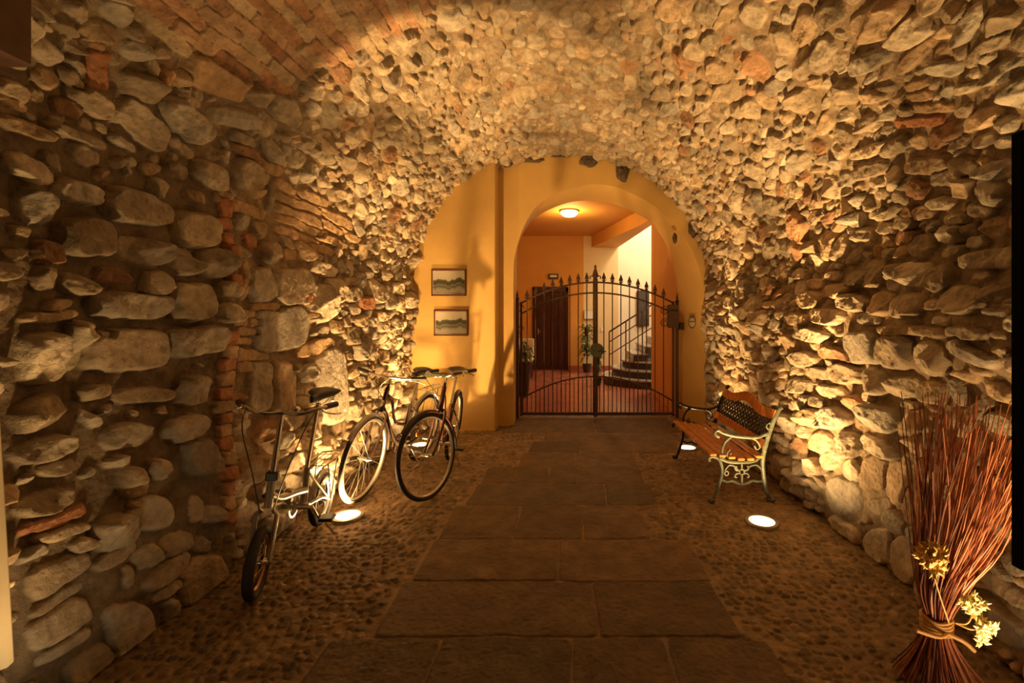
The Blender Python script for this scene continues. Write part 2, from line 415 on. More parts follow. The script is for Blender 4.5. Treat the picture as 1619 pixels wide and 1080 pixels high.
# brick lining of the near left haunch of the vault
BRICK = [(720,-40), (690,25), (610,80), (520,125), (460,150), (400,140), (330,110), (250,60), (200,20), (180,-60)]
def to_px(s, t):
    x, z, _, _ = s_to_prof(s); return VX+FX*float(x)/t, VY-FX*(float(z)-CAMH)/t
s = SPR+.5
while s < SPR+ELL*.62:
    t = Y0+rng.uniform(0, .2)
    while t < 4.6:
        L_ = rng.uniform(.20, .28)
        px, py = to_px(s, t+L_/2)
        if (py > -60 and inpoly(px, py, BRICK)) or (py <= -60 and px < 700):
            if F.f1(s, t+L_/2) > 1.25:
                bc = brickcol(); sm_ = rng.uniform(0, .45)
                bc = tuple(a*(1-sm_)+b*sm_ for a, b in zip(bc, (.52,.42,.30)))
                F.put((s+rng.normal(0, .004), t+L_/2), (rng.normal(0, .004), L_/2*.97), (.030, rng.normal(0, .004)), rng.uniform(.018, .034), bc, p=7, bev=.12, flat=1)
        t += L_
    s += .066
# random rubble everywhere else: big stones first, then smaller ones in the gaps, laid lengthwise along the passage
for size, tries, lowtries in ((.135, 260, 500), (.10, 900, 900), (.075, 3600, 1500), (.056, 9000, 2600), (.040, 13000, 3500), (.028, 9000, 4000)):
    for q in range(tries+lowtries):
        if q < tries: cs = SPR-.1+rng.random()*(ELL+.2)
        else: cs = rng.random()*SPR+.02; cs = cs if q % 2 else SEND-cs
        low = cs < SPR or cs > SPR+ELL
        ct = Y0+(Y1-Y0+.05)*rng.random()
        L_ = size*rng.uniform(.8, 1.25)
        if not low: L_ *= .92 if size < .12 else .8
        hy = L_*rng.uniform(.42, .72) if low else L_*rng.uniform(.5, .9)
        if cs < SPR+.6 and ct < 2.9 and size > .06: continue
        if cs > SPR+ELL-.5 and ct < 3.0 and size > .08: continue
        an = rng.normal(0, .13 if low else .4); ca, sa = math.cos(an), math.sin(an)
        k = .80
        gap = 1.5 if (cs < SPR+.3 and ct < 2.95) else (1.2 if (cs < SPR and ct < 3.4) or (cs > SPR+ELL and ct < 3.2) else 1.06)
        if F.f1(cs, ct) < gap+.30: continue
        if min(F.f1(cs+sa*L_*k, ct+ca*L_*k), F.f1(cs-sa*L_*k, ct-ca*L_*k), F.f1(cs+ca*hy*k, ct-sa*hy*k), F.f1(cs-ca*hy*k, ct+sa*hy*k)) < gap: continue
        crown = math.exp(-((cs-(SPR+ELL/2))/.9)**2)
        h_ = (.018+L_*.42)*rng.uniform(.7, 1.25)*(1-.4*crown)
        F.put((cs, ct), (sa*L_, ca*L_), (ca*hy, -sa*hy), h_, stonecol(.01), p=rng.uniform(1.9, 3.4), lim=rng.uniform(1.0, 1.18), bev=rng.uniform(.16, .34))
vz = np.clip((F.g0-SPR+.3)/.5, 0, 1)*np.clip((SPR+ELL-F.g0+.1)/.5, 0, 1)
LEV = -.02 + vz*(.034 + .016*fbm(F.g0, F.g1, 2.5, 70, 3))
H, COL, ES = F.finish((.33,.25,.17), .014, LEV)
px_, pz_, nx_, nz_ = s_to_prof(S)
g0, g1 = F.g0, F.g1
base = .05*vn(g0, g1, 1.1, 7) + .02*vn(g0, g1, 3.1, 8)
base += .04*np.clip(1-g0/.9, 0, 1) + .04*np.clip(1-(SEND-g0)/.9, 0, 1)         # battered foot of both walls
base += .07*np.clip((2.74-g1)/.03, 0, 1)*np.clip((SPR+.5-g0)/.5, 0, 1)          # the near pier on the left
base += .11*np.exp(-((g0-(SEND-1.45))/.26)**2)*(.75+.5*vn(g0, g1, 1.7, 12)) + .04*np.exp(-((g0-1.6)/.3)**2)                                   # the bulge under the right springing
D = base + H - .02
Xg = px_[:, None] + nx_[:, None]*D; Zg = pz_[:, None] + nz_[:, None]*D; Yg = g1 + 0*D
iL = int(np.searchsorted(S, SPR)); iR = int(np.searchsorted(S, SPR+ELL))
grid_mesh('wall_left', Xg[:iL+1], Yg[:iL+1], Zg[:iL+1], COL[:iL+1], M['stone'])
grid_mesh('ceiling', Xg[iL:iR+1], Yg[iL:iR+1], Zg[iL:iR+1], COL[iL:iR+1], M['stone'])
grid_mesh('wall_right', Xg[iR:], Yg[iR:], Zg[iR:], COL[iR:], M['stone'])
# the passage behind the camera, plain
Sb = np.linspace(0, SEND, 160); Tb = np.linspace(-2.5, Y0, 60)
G0, G1 = np.meshgrid(Sb, Tb, indexing='ij'); bx_, bz_, bn_, bm_ = s_to_prof(Sb)
Db = .035*fbm(G0, G1, 5, 33, 3)
o = grid_mesh('ceiling_rear', bx_[:, None]+bn_[:, None]*Db, G1, bz_[:, None]+bm_[:, None]*Db, np.ones(G0.shape+(3,))*np.array((.4,.32,.23)), M['stone'])

# ------------------------------------------------------------------ the floor
FT = np.exp(np.linspace(math.log(1.2), math.log(6.95), 760))
FXs = np.linspace(-2.3, 2.2, 720)
FF = Field(FXs, FT)
FF.w0 = FF.g0 + .35*(FF.w0-FF.g0); FF.w1 = FF.g1 + .35*(FF.w1-FF.g1)
def fl(px, py): d = CAMH*FX/(py-VY); return (px-VX)/FX*d, d
rows = [(1250,1005,[500,685,905,1060,1230]), (1005,917,[612,942,1150]), (917,851,[668,883,1108]), (851,798,[705,818,921,1020]),
        (798,763,[745,958,1035]), (763,737,[765,867,913,1015]), (737,715,[822,910,1005]), (715,696,[838,918,1075]), (696,683,[861,967,1075]), (683,658,[806,940,1066])]
cols = [(.15,.095,.050), (.135,.088,.048), (.16,.10,.052), (.105,.073,.045), (.14,.09,.048)]
for k, (ya, yb, xs) in enumerate(rows):
    d0 = fl(0, ya)[1]; d1 = fl(0, yb)[1]; ym = (ya+yb)/2 if ya < 1100 else 1040
    if ya > 1100: ym = 1040
    dm = fl(0, ym)[1]
    for a, b in zip(xs, xs[1:]):
        xa = (a-VX)/FX*dm; xb = (b-VX)/FX*dm
        FF.put(((xa+xb)/2, (d0+d1)/2), ((xb-xa)/2-.004, rng.normal(0, .006)), (rng.normal(0, .006), (d1-d0)/2-.004), .009+rng.uniform(-.003, .003),
               tuple(np.array(cols[rng.integers(5)])*rng.uniform(.85, 1.12)), p=24, lim=1.0, bev=.03, flat=1)
lamps = [(-1.66,3.41), (-1.73,5.29), (1.40,3.31), (1.34,5.17), (-1.62,1.45), (1.60,1.43)]
t = 1.2
while t < 6.9:
    r = .026*(1 if t < 3.5 else 1.25)
    x = -2.25+rng.uniform(0, .05)
    while x < 2.15:
        rr = r*rng.uniform(.75, 1.25)
        cx, cy = x+rr, t+rng.normal(0, .012)
        if FF.f1(cx, cy) > 1.06 and all(math.hypot(cx-a, cy-b) > .12 for a, b in lamps):
            an = rng.uniform(0, PI); e = rng.uniform(.62, .95); kk = rng.uniform(.7, 1.1)
            bc = tuple(c*kk for c in ((.24,.16,.09), (.20,.14,.08), (.17,.12,.07), (.30,.21,.12))[rng.integers(4)])
            FF.put((cx, cy), (rr*math.cos(an), rr*math.sin(an)), (-rr*e*math.sin(an), rr*e*math.cos(an)), rng.uniform(.004, .013), bc, p=2.6, lim=rng.uniform(.85,1.05), bev=.5)
        x += 2*rr
    t += 2*r*.92
Hf, CF, _ = FF.finish((.25,.165,.088), .005)
bumpf = .012*vn(FF.g0, FF.g1, 1.3, 5)*np.clip((6.2-FF.g1)/.8, 0, 1)
grid_mesh('floor', FF.g0.T, FF.g1.T, (Hf+bumpf-.014).T, CF.transpose(1, 0, 2), M['floor']).data.flip_normals()
struct(MB().box((-2.3,-2.5,-.2), (2.2,1.2,-.01)).build('floor_rear', M['floor']))

# ------------------------------------------------------------------ end wall and arch
def prism(poly, y0, y1):
    n = len(poly); v = [(x, y0, z) for x, z in poly]+[(x, y1, z) for x, z in poly]
    f = [tuple(range(n)), tuple(range(2*n-1, n-1, -1))]+[(i, i+n, (i+1) % n+n, (i+1) % n) for i in range(n)]
    return v, f
struct(MB().box((-2.3,6.0,-.1), (-.975,6.3,4.0), bev=.012).build('wall_panel', M['plaster'], smooth=True))
front = curve([(-.768,0,-.1), (-.768,0,1.2), (-.768,0,2.1), (-.735,0,2.40), (-.62,0,2.75), (-.436,0,3.03), (-.2,0,3.18), (0,0,3.25), (.25,0,3.31), (.44,0,3.315), (.65,0,3.28), (.87,0,3.19), (1.05,0,3.10), (1.22,0,2.98), (1.42,0,2.79), (1.61,0,2.55), (1.76,0,2.25), (1.85,0,1.9), (1.88,0,1.2), (1.88,0,-.1)], 4)
back = curve([(-.79,0,-.1), (-.79,0,1.2), (-.79,0,2.1), (-.77,0,2.55), (-.65,0,2.82), (-.476,0,3.0), (-.24,0,3.13), (0,0,3.21), (.25,0,3.24), (.476,0,3.23), (.72,0,3.17), (.95,0,3.07), (1.10,0,3.0), (1.237,0,2.91), (1.38,0,2.71), (1.52,0,2.45), (1.60,0,2.1), (1.64,0,1.69), (1.63,0,1.1), (1.63,0,-.1)], 4)
n = len(front); YF, YB = 6.28, 6.85
v = []; f = []
def outer(p, k):
    u = k/(n-1)
    pts = [(-1.2,-.1), (-1.2,4.1), (2.6,4.1), (2.6,-.1)]
    tot = 4.2+3.8+4.2; q = u*tot
    if q < 4.2: return (-1.2, -.1+q)
    if q < 8.0: return (-1.2+(q-4.2), 4.1)
    return (2.6, 4.1-(q-8.0))
K = 6
for k in range(n):
    a, b = front[k], back[k]; ox, oz = outer(a, k)
    row = [(ox, YF, oz), (a.x, YF, a.z)]
    r0 = .025
    for j in range(1, K): 
        w = j/K; row.append((a.x*(1-w)+b.x*w, YF+(YB-YF)*w, a.z*(1-w)+b.z*w))
    row += [(b.x, YB, b.z), (ox, YB, oz)]
    # rounded plaster arris
    row.insert(1, (a.x+(ox-a.x)*.02, YF, a.z+(oz-a.z)*.02)); 
    v += row
m = len(v)//n
for k in range(n-1):
    for j in range(m-1): f.append((k*m+j, k*m+j+1, (k+1)*m+j+1, (k+1)*m+j))
o = newmesh('wall_arch', v, f, M['plaster'], smooth=True); struct(o); o.data.set_sharp_from_angle(angle=R(35))
# patches where the plaster broke away under the rubble
def lump(c, r, name, seed, parent, mt):
    rg = random.Random(seed); mb = MB(); n1, n2 = 12, 8; vv = []; ff = []
    for i in range(n2+1):
        for k in range(n1):
            ph = PI*i/n2; th = 2*PI*k/n1; q = 1+rg.uniform(-.22, .22)
            vv.append((c[0]+r[0]*q*math.sin(ph)*math.cos(th), c[1]+r[1]*q*math.cos(ph), c[2]+r[2]*q*math.sin(ph)*math.sin(th)))
    for i in range(n2):
        for k in range(n1):
            l = (k+1) % n1; ff.append((i*n1+k, i*n1+l, (i+1)*n1+l, (i+1)*n1+k))
    mb.add(vv, ff); return mb.build(name, mt, parent, smooth=True)
def P(px, py, d): return ((px-VX)/FX*d, d, CAMH-(py-VY)/FX*d)
for i, (x, y, a, b) in enumerate([(931,254,.13,.09), (984,270,.09,.16), (1000,258,.14,.08), (800,258,.10,.05), (840,252,.20,.05), (885,243,.2,.05), (960,247,.1,.05), (1095,362,.06,.12), (1067,377,.03,.07)]):
    struct(lump(P(x, y, 6.27), (a, .05, b), 'trim_%d' % (i+1), i, None, M['mortar_patch']))

# ------------------------------------------------------------------ the hall beyond the gate
struct(MB().box((-2.9,6.95,-.1), (4.5,13.2,-.004)).build('floor_hall', M['tile']))
# tile joints as real thin grooves are too fine to see; door, walls, ceiling
struct(MB().box((-2.9,12.7,-.1), (.40,12.95,4.2)).build('wall_back', M['plaster_hall']))
M['cream_plaster'] = mat('cream_plaster', (.80,.64,.38), rough=.75, var=.03, scale=2)
struct(MB().box((.40,12.7,-.1), (1.37,12.95,4.2)).build('wall_back_cream', M['cream_plaster']))
struct(MB().box((1.37,12.72,-.1), (4.5,12.95,7.0)).build('wall_stair', M['white_plaster']))
struct(MB().box((-2.9,6.85,-.1), (-2.7,12.7,4.0)).build('wall_hall_left', M['plaster_hall']))
struct(MB().box((1.63,6.85,-.1), (1.85,9.05,7.0)).build('wall_hall_right', M['plaster_hall']))
struct(MB().box((4.3,6.85,-.1), (4.5,12.95,7.0)).build('wall_stair_right', M['white_plaster']))
struct(MB().box((1.85,8.9,-.1), (4.5,9.05,7.0)).build('wall_stair_near', M['white_plaster']))
struct(MB().box((.6,8.9,7.0), (4.5,12.95,7.1)).build('ceiling_stair', M['white_plaster']))
v, f = [], []
poly = [(-2.9,6.85), (1.85,6.85), (1.85,8.85), (.75,12.7), (-2.9,12.7)]
poly = [(-2.9,6.85), (1.85,6.85), (1.85,9.0), (1.55,9.3), (.72,12.7), (-2.9,12.7)]
nn = len(poly)
v = [(x, y, 3.74) for x, y in poly]+[(x, y, 4.1) for x, y in poly]
f = [tuple(range(nn-1, -1, -1)), tuple(range(nn, 2*nn))]+[(i, (i+1) % nn, (i+1) % nn+nn, i+nn) for i in range(nn)]
struct(newmesh('ceiling_hall', v, f, M['plaster_hall'], smooth=False))
bp = [(.62,12.7), (1.50,9.6), (1.62,9.05), (1.80,9.05), (1.36,12.7)]
v = [(x, y, 3.42) for x, y in bp]+[(x, y, 4.15) for x, y in bp]; nn = 5
f = [tuple(range(nn)), tuple(range(2*nn-1, nn-1, -1))]+[(i, i+nn, (i+1) % nn+nn, (i+1) % nn) for i in range(nn)]
struct(newmesh('trim_beam', v, f, M['plaster_hall'], smooth=False))
struct(MB().box((-2.7,12.67,-.01), (1.3,12.7,.12)).build('baseboard_back', M['tile']))

# door in the back wall
d1 = bpy.data.objects.new('door_1', None); C.objects.link(d1); d1.location = (-.52,12.7,0); struct(d1)
mb = MB().box((-.50,-.06,0), (-.42,.02,2.30), .01).box((.42,-.06,0), (.50,.02,2.30), .01).box((-.50,-.06,2.16), (.50,.02,2.32), .01)
mb.build('door_frame', M['dark_wood'], d1)
mb = MB().box((-.42,-.035,.01), (.42,.01,2.16))
for i in range(4): mb.box((-.39+i*.2,-.05,.1), (-.22+i*.2,-.02,2.06), .01)
mb.build('door_leaf', M['dark_wood'], d1)
mb = MB().box((-.36,-.075,1.0), (-.33,-.05,1.16), .004); mb.tube([(-.345,-.09,1.08), (-.25,-.095,1.08)], .009)
mb.build('door_handle', M['chrome'], d1)
MB().box((-.11,-.07,-.28), (.11,0,-.19)); 
t_ = thing('exit_sign', 'small dark lit sign box above the dark door in the hall', 'sign', P(875,437,12.66))
MB().box((-.14,-.03,-.07), (.14,.05,.07), .01).build('casing', M['sign_dark'], t_)
MB().box((-.09,-.036,-.025), (.09,-.028,.03)).build('sign_face', M['paper'], t_)

# ------------------------------------------------------------------ gate
g = thing('iron_gate', 'arched double-leaf wrought iron gate with spear finials under the yellow arch', 'gate', (0,6.72,0))
GXL, GXR, GXC = -.72, 1.545, .385
def zt(x): u = (x-GXC)/(1.14); return 2.00 - .30*u*u*(1.12 if u < 0 else 1)       # upper rail
def zl(x): return zt(x)-.155
def zm(x): u = (x-GXC)/(1.14); return .61 - .36*u*u
hwid = (GXR-GXL)/18
for side, (a, b) in enumerate(((GXL, GXC-.012), (GXC+.012, GXR))):
    lf = bpy.data.objects.new('gate_leaf', None); C.objects.link(lf); lf.parent = g
    xs = [a+(b-a)*i/24 for i in range(25)]
    mb = MB(); mb.tube([(x, 0, zt(x)) for x in xs], .013, 6); mb.build('top_rail', M['iron'], lf)
    mb = MB(); mb.tube([(x, 0, zl(x)) for x in xs], .012, 6); mb.build('second_rail', M['iron'], lf)
    mb = MB(); mb.tube([(x, 0, zm(x)) for x in xs], .012, 6); mb.build('middle_rail', M['iron'], lf)
    MB().box((a,-.018,.045), (b,.018,.085), .004).build('bottom_rail', M['iron'], lf)
    st = a+.012 if side == 0 else b-.012
    MB().box((st-.016,-.016,.03), (st+.016,.016,zt(st)+.02), .003).build('stile', M['iron'], lf)
    st = b-.01 if side == 0 else a+.01
    MB().box((st-.014,-.014,.03), (st+.014,.014,zt(st)+.03), .003).build('stile', M['iron'], lf)
    for k in range(1, 9):
        x = (GXC - k*hwid) if side == 0 else (GXC + k*hwid)
        z1 = zt(x)
        mb = MB(); mb.tube([(x,0,.06), (x,0,z1+.03)], .008, 6); mb.build('bar', M['iron'], lf)
        mb = MB(); mb.lathe([(.010,0), (.022,.012), (.011,.026), (.014,.035), (.034,.054), (.022,.085), (.003,.14)], (x,0,z1+.01), 8)
        mb.tube([(x-.035,0,z1+.045), (x-.018,0,z1+.03), (x,0,z1+.05), (x+.018,0,z1+.03), (x+.035,0,z1+.045)], .006, 5)
        mb.build('finial', M['iron'], lf, smooth=True)
    for k in range(9):
        x = (GXC - (k+.5)*hwid) if side == 0 else (GXC + (k+.5)*hwid)
        mb = MB(); mb.tube([(x,0,.06), (x,0,zm(x))], .0065, 5); mb.build('short_bar', M['iron'], lf)
        x2 = x + hwid*.25
mb = MB(); mb.box((GXC-.02,-.03,.02), (GXC+.02,-.005,2.05), .003); mb.build('meeting_bar', M['iron'], g)
mb = MB(); mb.lathe([(.014,0), (.04,.02), (.018,.045), (.02,.06), (.045,.085), (.03,.14), (.012,.19), (.022,.205), (.004,.24)], (GXC,0,2.02), 10)
for sgn in (-1, 1): mb.tube(curve([(GXC,0,2.03), (GXC+sgn*.04,0,2.09), (GXC+sgn*.08,0,2.08), (GXC+sgn*.07,0,2.05)], 5), .008, 6)
mb.build('centre_finial', M['iron'], g, smooth=True)
for x, zt_ in ((GXL-.045, 1.74), (GXR+.045, 1.70)):
    mb = MB().box((x-.022,-.022,0), (x+.022,.022,zt_), .004); mb.lathe([(.02,0), (.035,.02), (.015,.05), (.02,.07), (.003,.14)], (x,0,zt_), 8)
    mb.build('gate_post', M['iron'], g)
mb = MB().lathe([(.10,-.045), (.105,-.035), (.105,-.012), (.07,-.01)], (GXC+.02,0,1.0), 20, 'y'); mb.build('lock_plate', M['iron_green'], g)
mb = MB().tube([(GXC+.03,-.05,.985), (GXC+.15,-.06,.985)], .011, 6); mb.build('handle', M['iron'], g)
# scrolls on both posts and the letter box by the right one
for x, z in ((GXL-.02, 1.62), (GXL-.02, 1.30), (GXR-.14, 1.58), (GXR-.14, 1.40)):
    mb = MB(); pts = []
    for i in range(28):
        a = i*.42; r = .07*(1-i/34); pts.append((x+r*math.cos(a), -.012, z+r*math.sin(a)))
    mb.tube(pts, .007, 5); mb.build('scroll', M['iron'], g)
lb = thing('letter_box', 'dark metal letter box fixed beside the right gate post', 'mailbox', (GXR-.02,6.66,1.33))
MB().box((-.09,-.05,0), (.07,.03,.34), .012).build('body', M['iron'], lb)
MB().box((-.07,-.058,.24), (.05,-.05,.26), .002).build('slot', M['black'], lb)
cl = MB().box((-.02,-.05,-.06), (.04,.04,.05), .01).build('intercom_box', M['black']); cl.location = (1.63,6.66,1.36)
tag(cl, 'small black box on the yellow jamb right of the gate', 'lock')
# oval plaque on the right jamb
pq = thing('house_plaque', 'small oval plaque with dark rim on the right yellow jamb', 'plaque', (1.772,6.52,1.41))
pq.rotation_euler = (0, 0, R(-66))
mb = MB().lathe([(.075,.0), (.075,-.012), (.06,-.014)], (0,0,0), 24, 'y'); 
pl_ = mb.build('plate', M['board_cream'], pq); pl_.scale = (1.1, 1, 1.1)
mb = MB().tube(circle((0,-.014,0), .07, 24), .006, 6, closed=True); mb.tube([(-.05,-.016,.012), (.05,-.016,.012)], .006, 5)
mb.tube([(-.055,-.016,.09), (.055,-.016,.09)], .006, 5)
rm = mb.build('rim', M['sign_dark'], pq); rm.scale = (1.1, 1, 1.1)

# ------------------------------------------------------------------ pictures on the yellow panel
def ramp_pic(seed):
    m = bpy.data.materials.new('landscape_print_%d' % seed); m.use_nodes = True; nt = m.node_tree; L = nt.links; b = nt.nodes['Principled BSDF']
    tc = nt.nodes.new('ShaderNodeTexCoord'); sp = nt.nodes.new('ShaderNodeSeparateXYZ'); L.new(tc.outputs['Generated'], sp.inputs[0])
    nz = nt.nodes.new('ShaderNodeTexNoise'); nz.noise_dimensions = '1D'; nz.inputs['Scale'].default_value = 3; nz.inputs['Detail'].default_value = 4
    ad0 = nt.nodes.new('ShaderNodeMath'); ad0.operation = 'ADD'; ad0.inputs[1].default_value = seed*3.7; L.new(sp.outputs['X'], ad0.inputs[0]); L.new(ad0.outputs[0], nz.inputs['W'])
    mu = nt.nodes.new('ShaderNodeMath'); mu.operation = 'MULTIPLY_ADD'; mu.inputs[1].default_value = -.35; L.new(nz.outputs['Fac'], mu.inputs[0]); L.new(sp.outputs['Z'], mu.inputs[2])
    rp = nt.nodes.new('ShaderNodeValToRGB'); e = rp.color_ramp.elements
    e[0].position = 0; e[0].color = (.30,.28,.22,1); e[1].position = 1; e[1].color = (.62,.58,.48,1)
    for p, c in ((.08,(.20,.19,.14,1)), (.14,(.07,.07,.05,1)), (.2,(.22,.2,.15,1)), (.26,(.09,.09,.07,1)), (.34,(.06,.06,.045,1)), (.44,(.12,.12,.09,1)), (.47,(.50,.46,.37,1))):
        k = e.new(p); k.color = c
    L.new(mu.outputs[0], rp.inputs['Fac']); L.new(rp.outputs['Color'], b.inputs['Base Color']); b.inputs['Roughness'].default_value = .4
    return m
for i, (x0, y0, x1, y1, lb_) in enumerate(((682,426,737,468,'upper framed river landscape picture on the yellow panel'), (686,490,740,531,'lower framed hill landscape picture on the yellow panel'))):
    a = P(x0, y1, 5.985); b_ = P(x1, y0, 5.985); w, h = b_[0]-a[0], b_[2]-a[2]
    t_ = thing('framed_picture', lb_, 'picture', ((a[0]+b_[0])/2, 5.998, a[2]), 0, 'framed pictures on the yellow panel')
    mb = MB(); e_ = .018
    mb.box((-w/2,-.022,0), (-w/2+e_,0,h), .003).box((w/2-e_,-.022,0), (w/2,0,h), .003).box((-w/2,-.022,0), (w/2,0,e_), .003).box((-w/2,-.022,h-e_), (w/2,0,h), .003)
    mb.build('frame', M['frame_wood'], t_)
    MB().box((-w/2+.01,-.008,.01), (w/2-.01,0,h-.01)).build('mount', M['paper'], t_)
    MB().box((-w/2+.022,-.011,.03), (w/2-.022,-.007,h-.024)).build('print', ramp_pic(i+1), t_)
# ledge under the pictures, half hidden by the bicycles
o = MB().box((-1.92,5.93,.70), (-1.58,6.0,.745), .006).build('narrow_shelf', mat('green_shelf_paint', (.10,.16,.05), rough=.4)); tag(o, 'narrow green shelf on the yellow panel behind the bicycles', 'shelf')

# ------------------------------------------------------------------ ground lights
POS = ['leftmost near ground uplight beside the folding bicycle', 'round ground uplight behind the front wheel of the rightmost bicycle',
       'round ground uplight in front of the near end of the bench', 'round ground uplight under the far end of the bench',
       'round ground uplight near the cream board on the left', 'round ground uplight by the twig bundle and black board']
WARM = (1, .57, .20)
POW = [340, 250, 370, 240, 45, 170]
DIR = [(.02,.18,1), (-.05,0,1), (.05,0,1), (.05,0,1), (-.05,0,1), (.02,0,1)]
DIR2 = [(-.16,.77,1), (-.18,.05,1), (.26,.10,1), (.18,.05,1), (-.15,0,1), (0,0,1)]
for i, (x, y) in enumerate(lamps):
    t_ = thing('ground_light', POS[i], 'ground light', (x, y, 0), 0, 'round uplights set in the cobbles')
    mb = MB().lathe([(.085,.004), (.088,.014), (.112,.013), (.116,.002), (.116,-.03), (.085,-.03)], n=40, cap=False); mb.build('trim_ring', M['steel_ring'], t_, smooth=True)
    mb = MB().lathe([(.0005,.011), (.05,.010), (.086,.006), (.086,-.02)], n=40, cap=False); mb.build('lens', M['lens'], t_, smooth=True)
    for nm, sz, bl, pw, dr in (('beam', 42, .30 if i == 0 else .55, 1.0 if i == 0 else 1.15, DIR[i]), ('spread', 96 if i == 0 else 96, .05 if i == 0 else .9, (1.35,.5,.36,.5,.45,.5)[i], DIR2[i]), ('wash', 168, 1, (.12,.12,.22,.12,.10,.12)[i], (0,0,1))):
        l = bpy.data.lights.new('uplight_'+nm, 'SPOT'); l.spot_size = R(sz); l.spot_blend = bl; l.energy = POW[i]*pw; l.color = WARM
        l.shadow_soft_size = .035
        lo = bpy.data.objects.new('uplight_'+nm, l); C.objects.link(lo); lo.parent = t_; lo.location = (0, 0, .05)
        lo.rotation_mode = 'QUATERNION'; lo.rotation_quaternion = Vector(dr).to_track_quat('-Z', 'Y')

# hall ceiling lamp and stairwell light
cl = thing('ceiling_lamp', 'glowing round ceiling lamp in the hall beyond the gate', 'ceiling lamp', (0,9.66,3.74))
MB().lathe([(.20,0), (.205,-.025), (.19,-.03)], n=32).build('base', M['steel_ring'], cl, smooth=True)
MB().lathe([(.185,-.03), (.175,-.07), (.13,-.11), (.06,-.13), (.001,-.135)], n=32, cap=False).build('glass_shade', M['ceil_lens'], cl, smooth=True)
l = bpy.data.lights.new('hall_light', 'POINT'); l.energy = 52; l.color = (1,.55,.18); l.shadow_soft_size = .15
lo = bpy.data.objects.new('hall_light', l); C.objects.link(lo); lo.location = (0,9.66,3.45)
l = bpy.data.lights.new('stair_light', 'POINT'); l.energy = 380; l.color = (1,.80,.52); l.shadow_soft_size = .3
lo = bpy.data.objects.new('stair_light', l); C.objects.link(lo); lo.location = (2.9,11.2,5.4)

# ------------------------------------------------------------------ stairs beyond the gate
st = thing('round_staircase', 'dark marble staircase with rounded lower steps and iron handrail', 'staircase', (1.95,10.5,0))
for k in range(3):
    r = 1.2-.22*k
    mb = MB().lathe([(r-.03,.17*k), (r-.03,.17*k+.135)], n=48); mb.build('riser', M['marble_dark'], st, smooth=True)
    mb = MB().lathe([(r,.17*k+.135), (r+.008,.17*k+.15), (r,.17*k+.17)], n=48); mb.build('tread', M['marble_light'], st, smooth=True)
for k in range(3, 11):
    x = -.55+.26*(k-3)
    MB().box((x,-.55,.17*k-.1), (x+.32,.85,.17*k+.135)).build('riser', M['marble_dark'], st)
    MB().box((x-.02,-.57,.17*k+.135), (x+.32,.87,.17*k+.17), .008).build('tread', M['marble_light'], st)
hr = bpy.data.objects.new('handrail', None); C.objects.link(hr); hr.parent = st
for off in (0, -.22, -.5):
    mb = MB().tube([(-1.08,-.60,1.16+off), (-.2,-.60,1.72+off), (1.4,-.60,2.72+off)], .018 if off == 0 else .012, 6); mb.build('rail', M['iron'], hr)
for x in (-1.08,-.72,-.36,0,.5,1.0):
    zr = 1.16+(x+1.08)*.636; mb = MB().tube([(x,-.60,max(.02, zr-1.06)), (x,-.60,zr)], .014, 6); mb.build('baluster', M['iron'], hr)
pb = thing('dark_shutter', 'dark framed panel high on the stairwell wall', 'panel', (2.05,12.7,1.22))
MB().box((-.17,-.05,0), (.17,.01,1.0), .01).build('frame', M['dark_wood'], pb)
MB().box((-.13,-.056,.05), (.13,-.048,.95)).build('panel', M['marble_dark'], pb)
wp = thing('framed_notice', 'white framed notice on the hall wall above the tall plant', 'picture', P(932,505,12.68))
MB().box((-.16,-.02,0), (.16,.01,.26), .004).build('frame', M['alu'], wp); MB().box((-.14,-.024,.02), (.14,-.018,.24)).build('sheet', M['paper'], wp)
sw = MB().box((-.04,-.01,-.06), (.04,.01,.06), .003).build('light_switch', M['paper']); sw.location = P(952,521,12.69); tag(sw, 'small white switch plate on the hall wall', 'switch')

def plant(name, label, loc, h, w, n, seed, pot_r=.13, pot_h=.22):
    rg = random.Random(seed); t_ = thing(name, label, 'plant', loc)
    MB().lathe([(pot_r*.7,0), (pot_r,pot_h), (pot_r*.9,pot_h), (pot_r*.85,pot_h-.03)], n=20).build('pot', M['pot'], t_, smooth=True)
    mb = MB(); sm_ = MB()
    for k in range(4):
        top = (rg.uniform(-w, w)*.35, rg.uniform(-w, w)*.35, h*rg.uniform(.75, 1)); sm_.tube([(0,0,pot_h-.03), (top[0]*.4,top[1]*.4,h*.5), top], .012, 5)
        for j in range(n//4):
            u = rg.uniform(.15, 1); b0 = Vector((top[0]*u, top[1]*u, pot_h+(top[2]-pot_h)*u)); a = rg.uniform(0, 2*PI); L_ = rg.uniform(.6, 1)*w
            dr = Vector((math.cos(a), math.sin(a), rg.uniform(-.2, .8))).normalized(); sd = dr.cross(Vector((0,0,1))).normalized()
            p1 = b0+dr*L_*.5+Vector((0,0,.04)); p2 = b0+dr*L_+Vector((0,0,-.12*L_/.3)); wd = L_*.13
            vv = [b0, p1-sd*wd, p1+Vector((0,0,-.01)), p1+sd*wd, p2]
            mb.add(vv, [(0,1,2), (0,2,3), (1,4,2), (2,4,3)])
    sm_.build('stem', M['brown_wood'], t_); mb.build('foliage', M['leaf'], t_)
    return t_
plant('potted_plant', 'tall leafy potted plant behind the gate centre', P(928,585,12.2)[:2]+(0,), 1.45, .34, 110, 3)
plant('potted_fern', 'dark bushy plant in planter just inside the gate on the left', P(826,600,8.6)[:2]+(0,), .95, .30, 90, 4, .16, .62)
plant('stair_plant', 'small plant on the floor before the foot of the stairs', (.62,9.9,0), .85, .20, 60, 5, .09, .16)
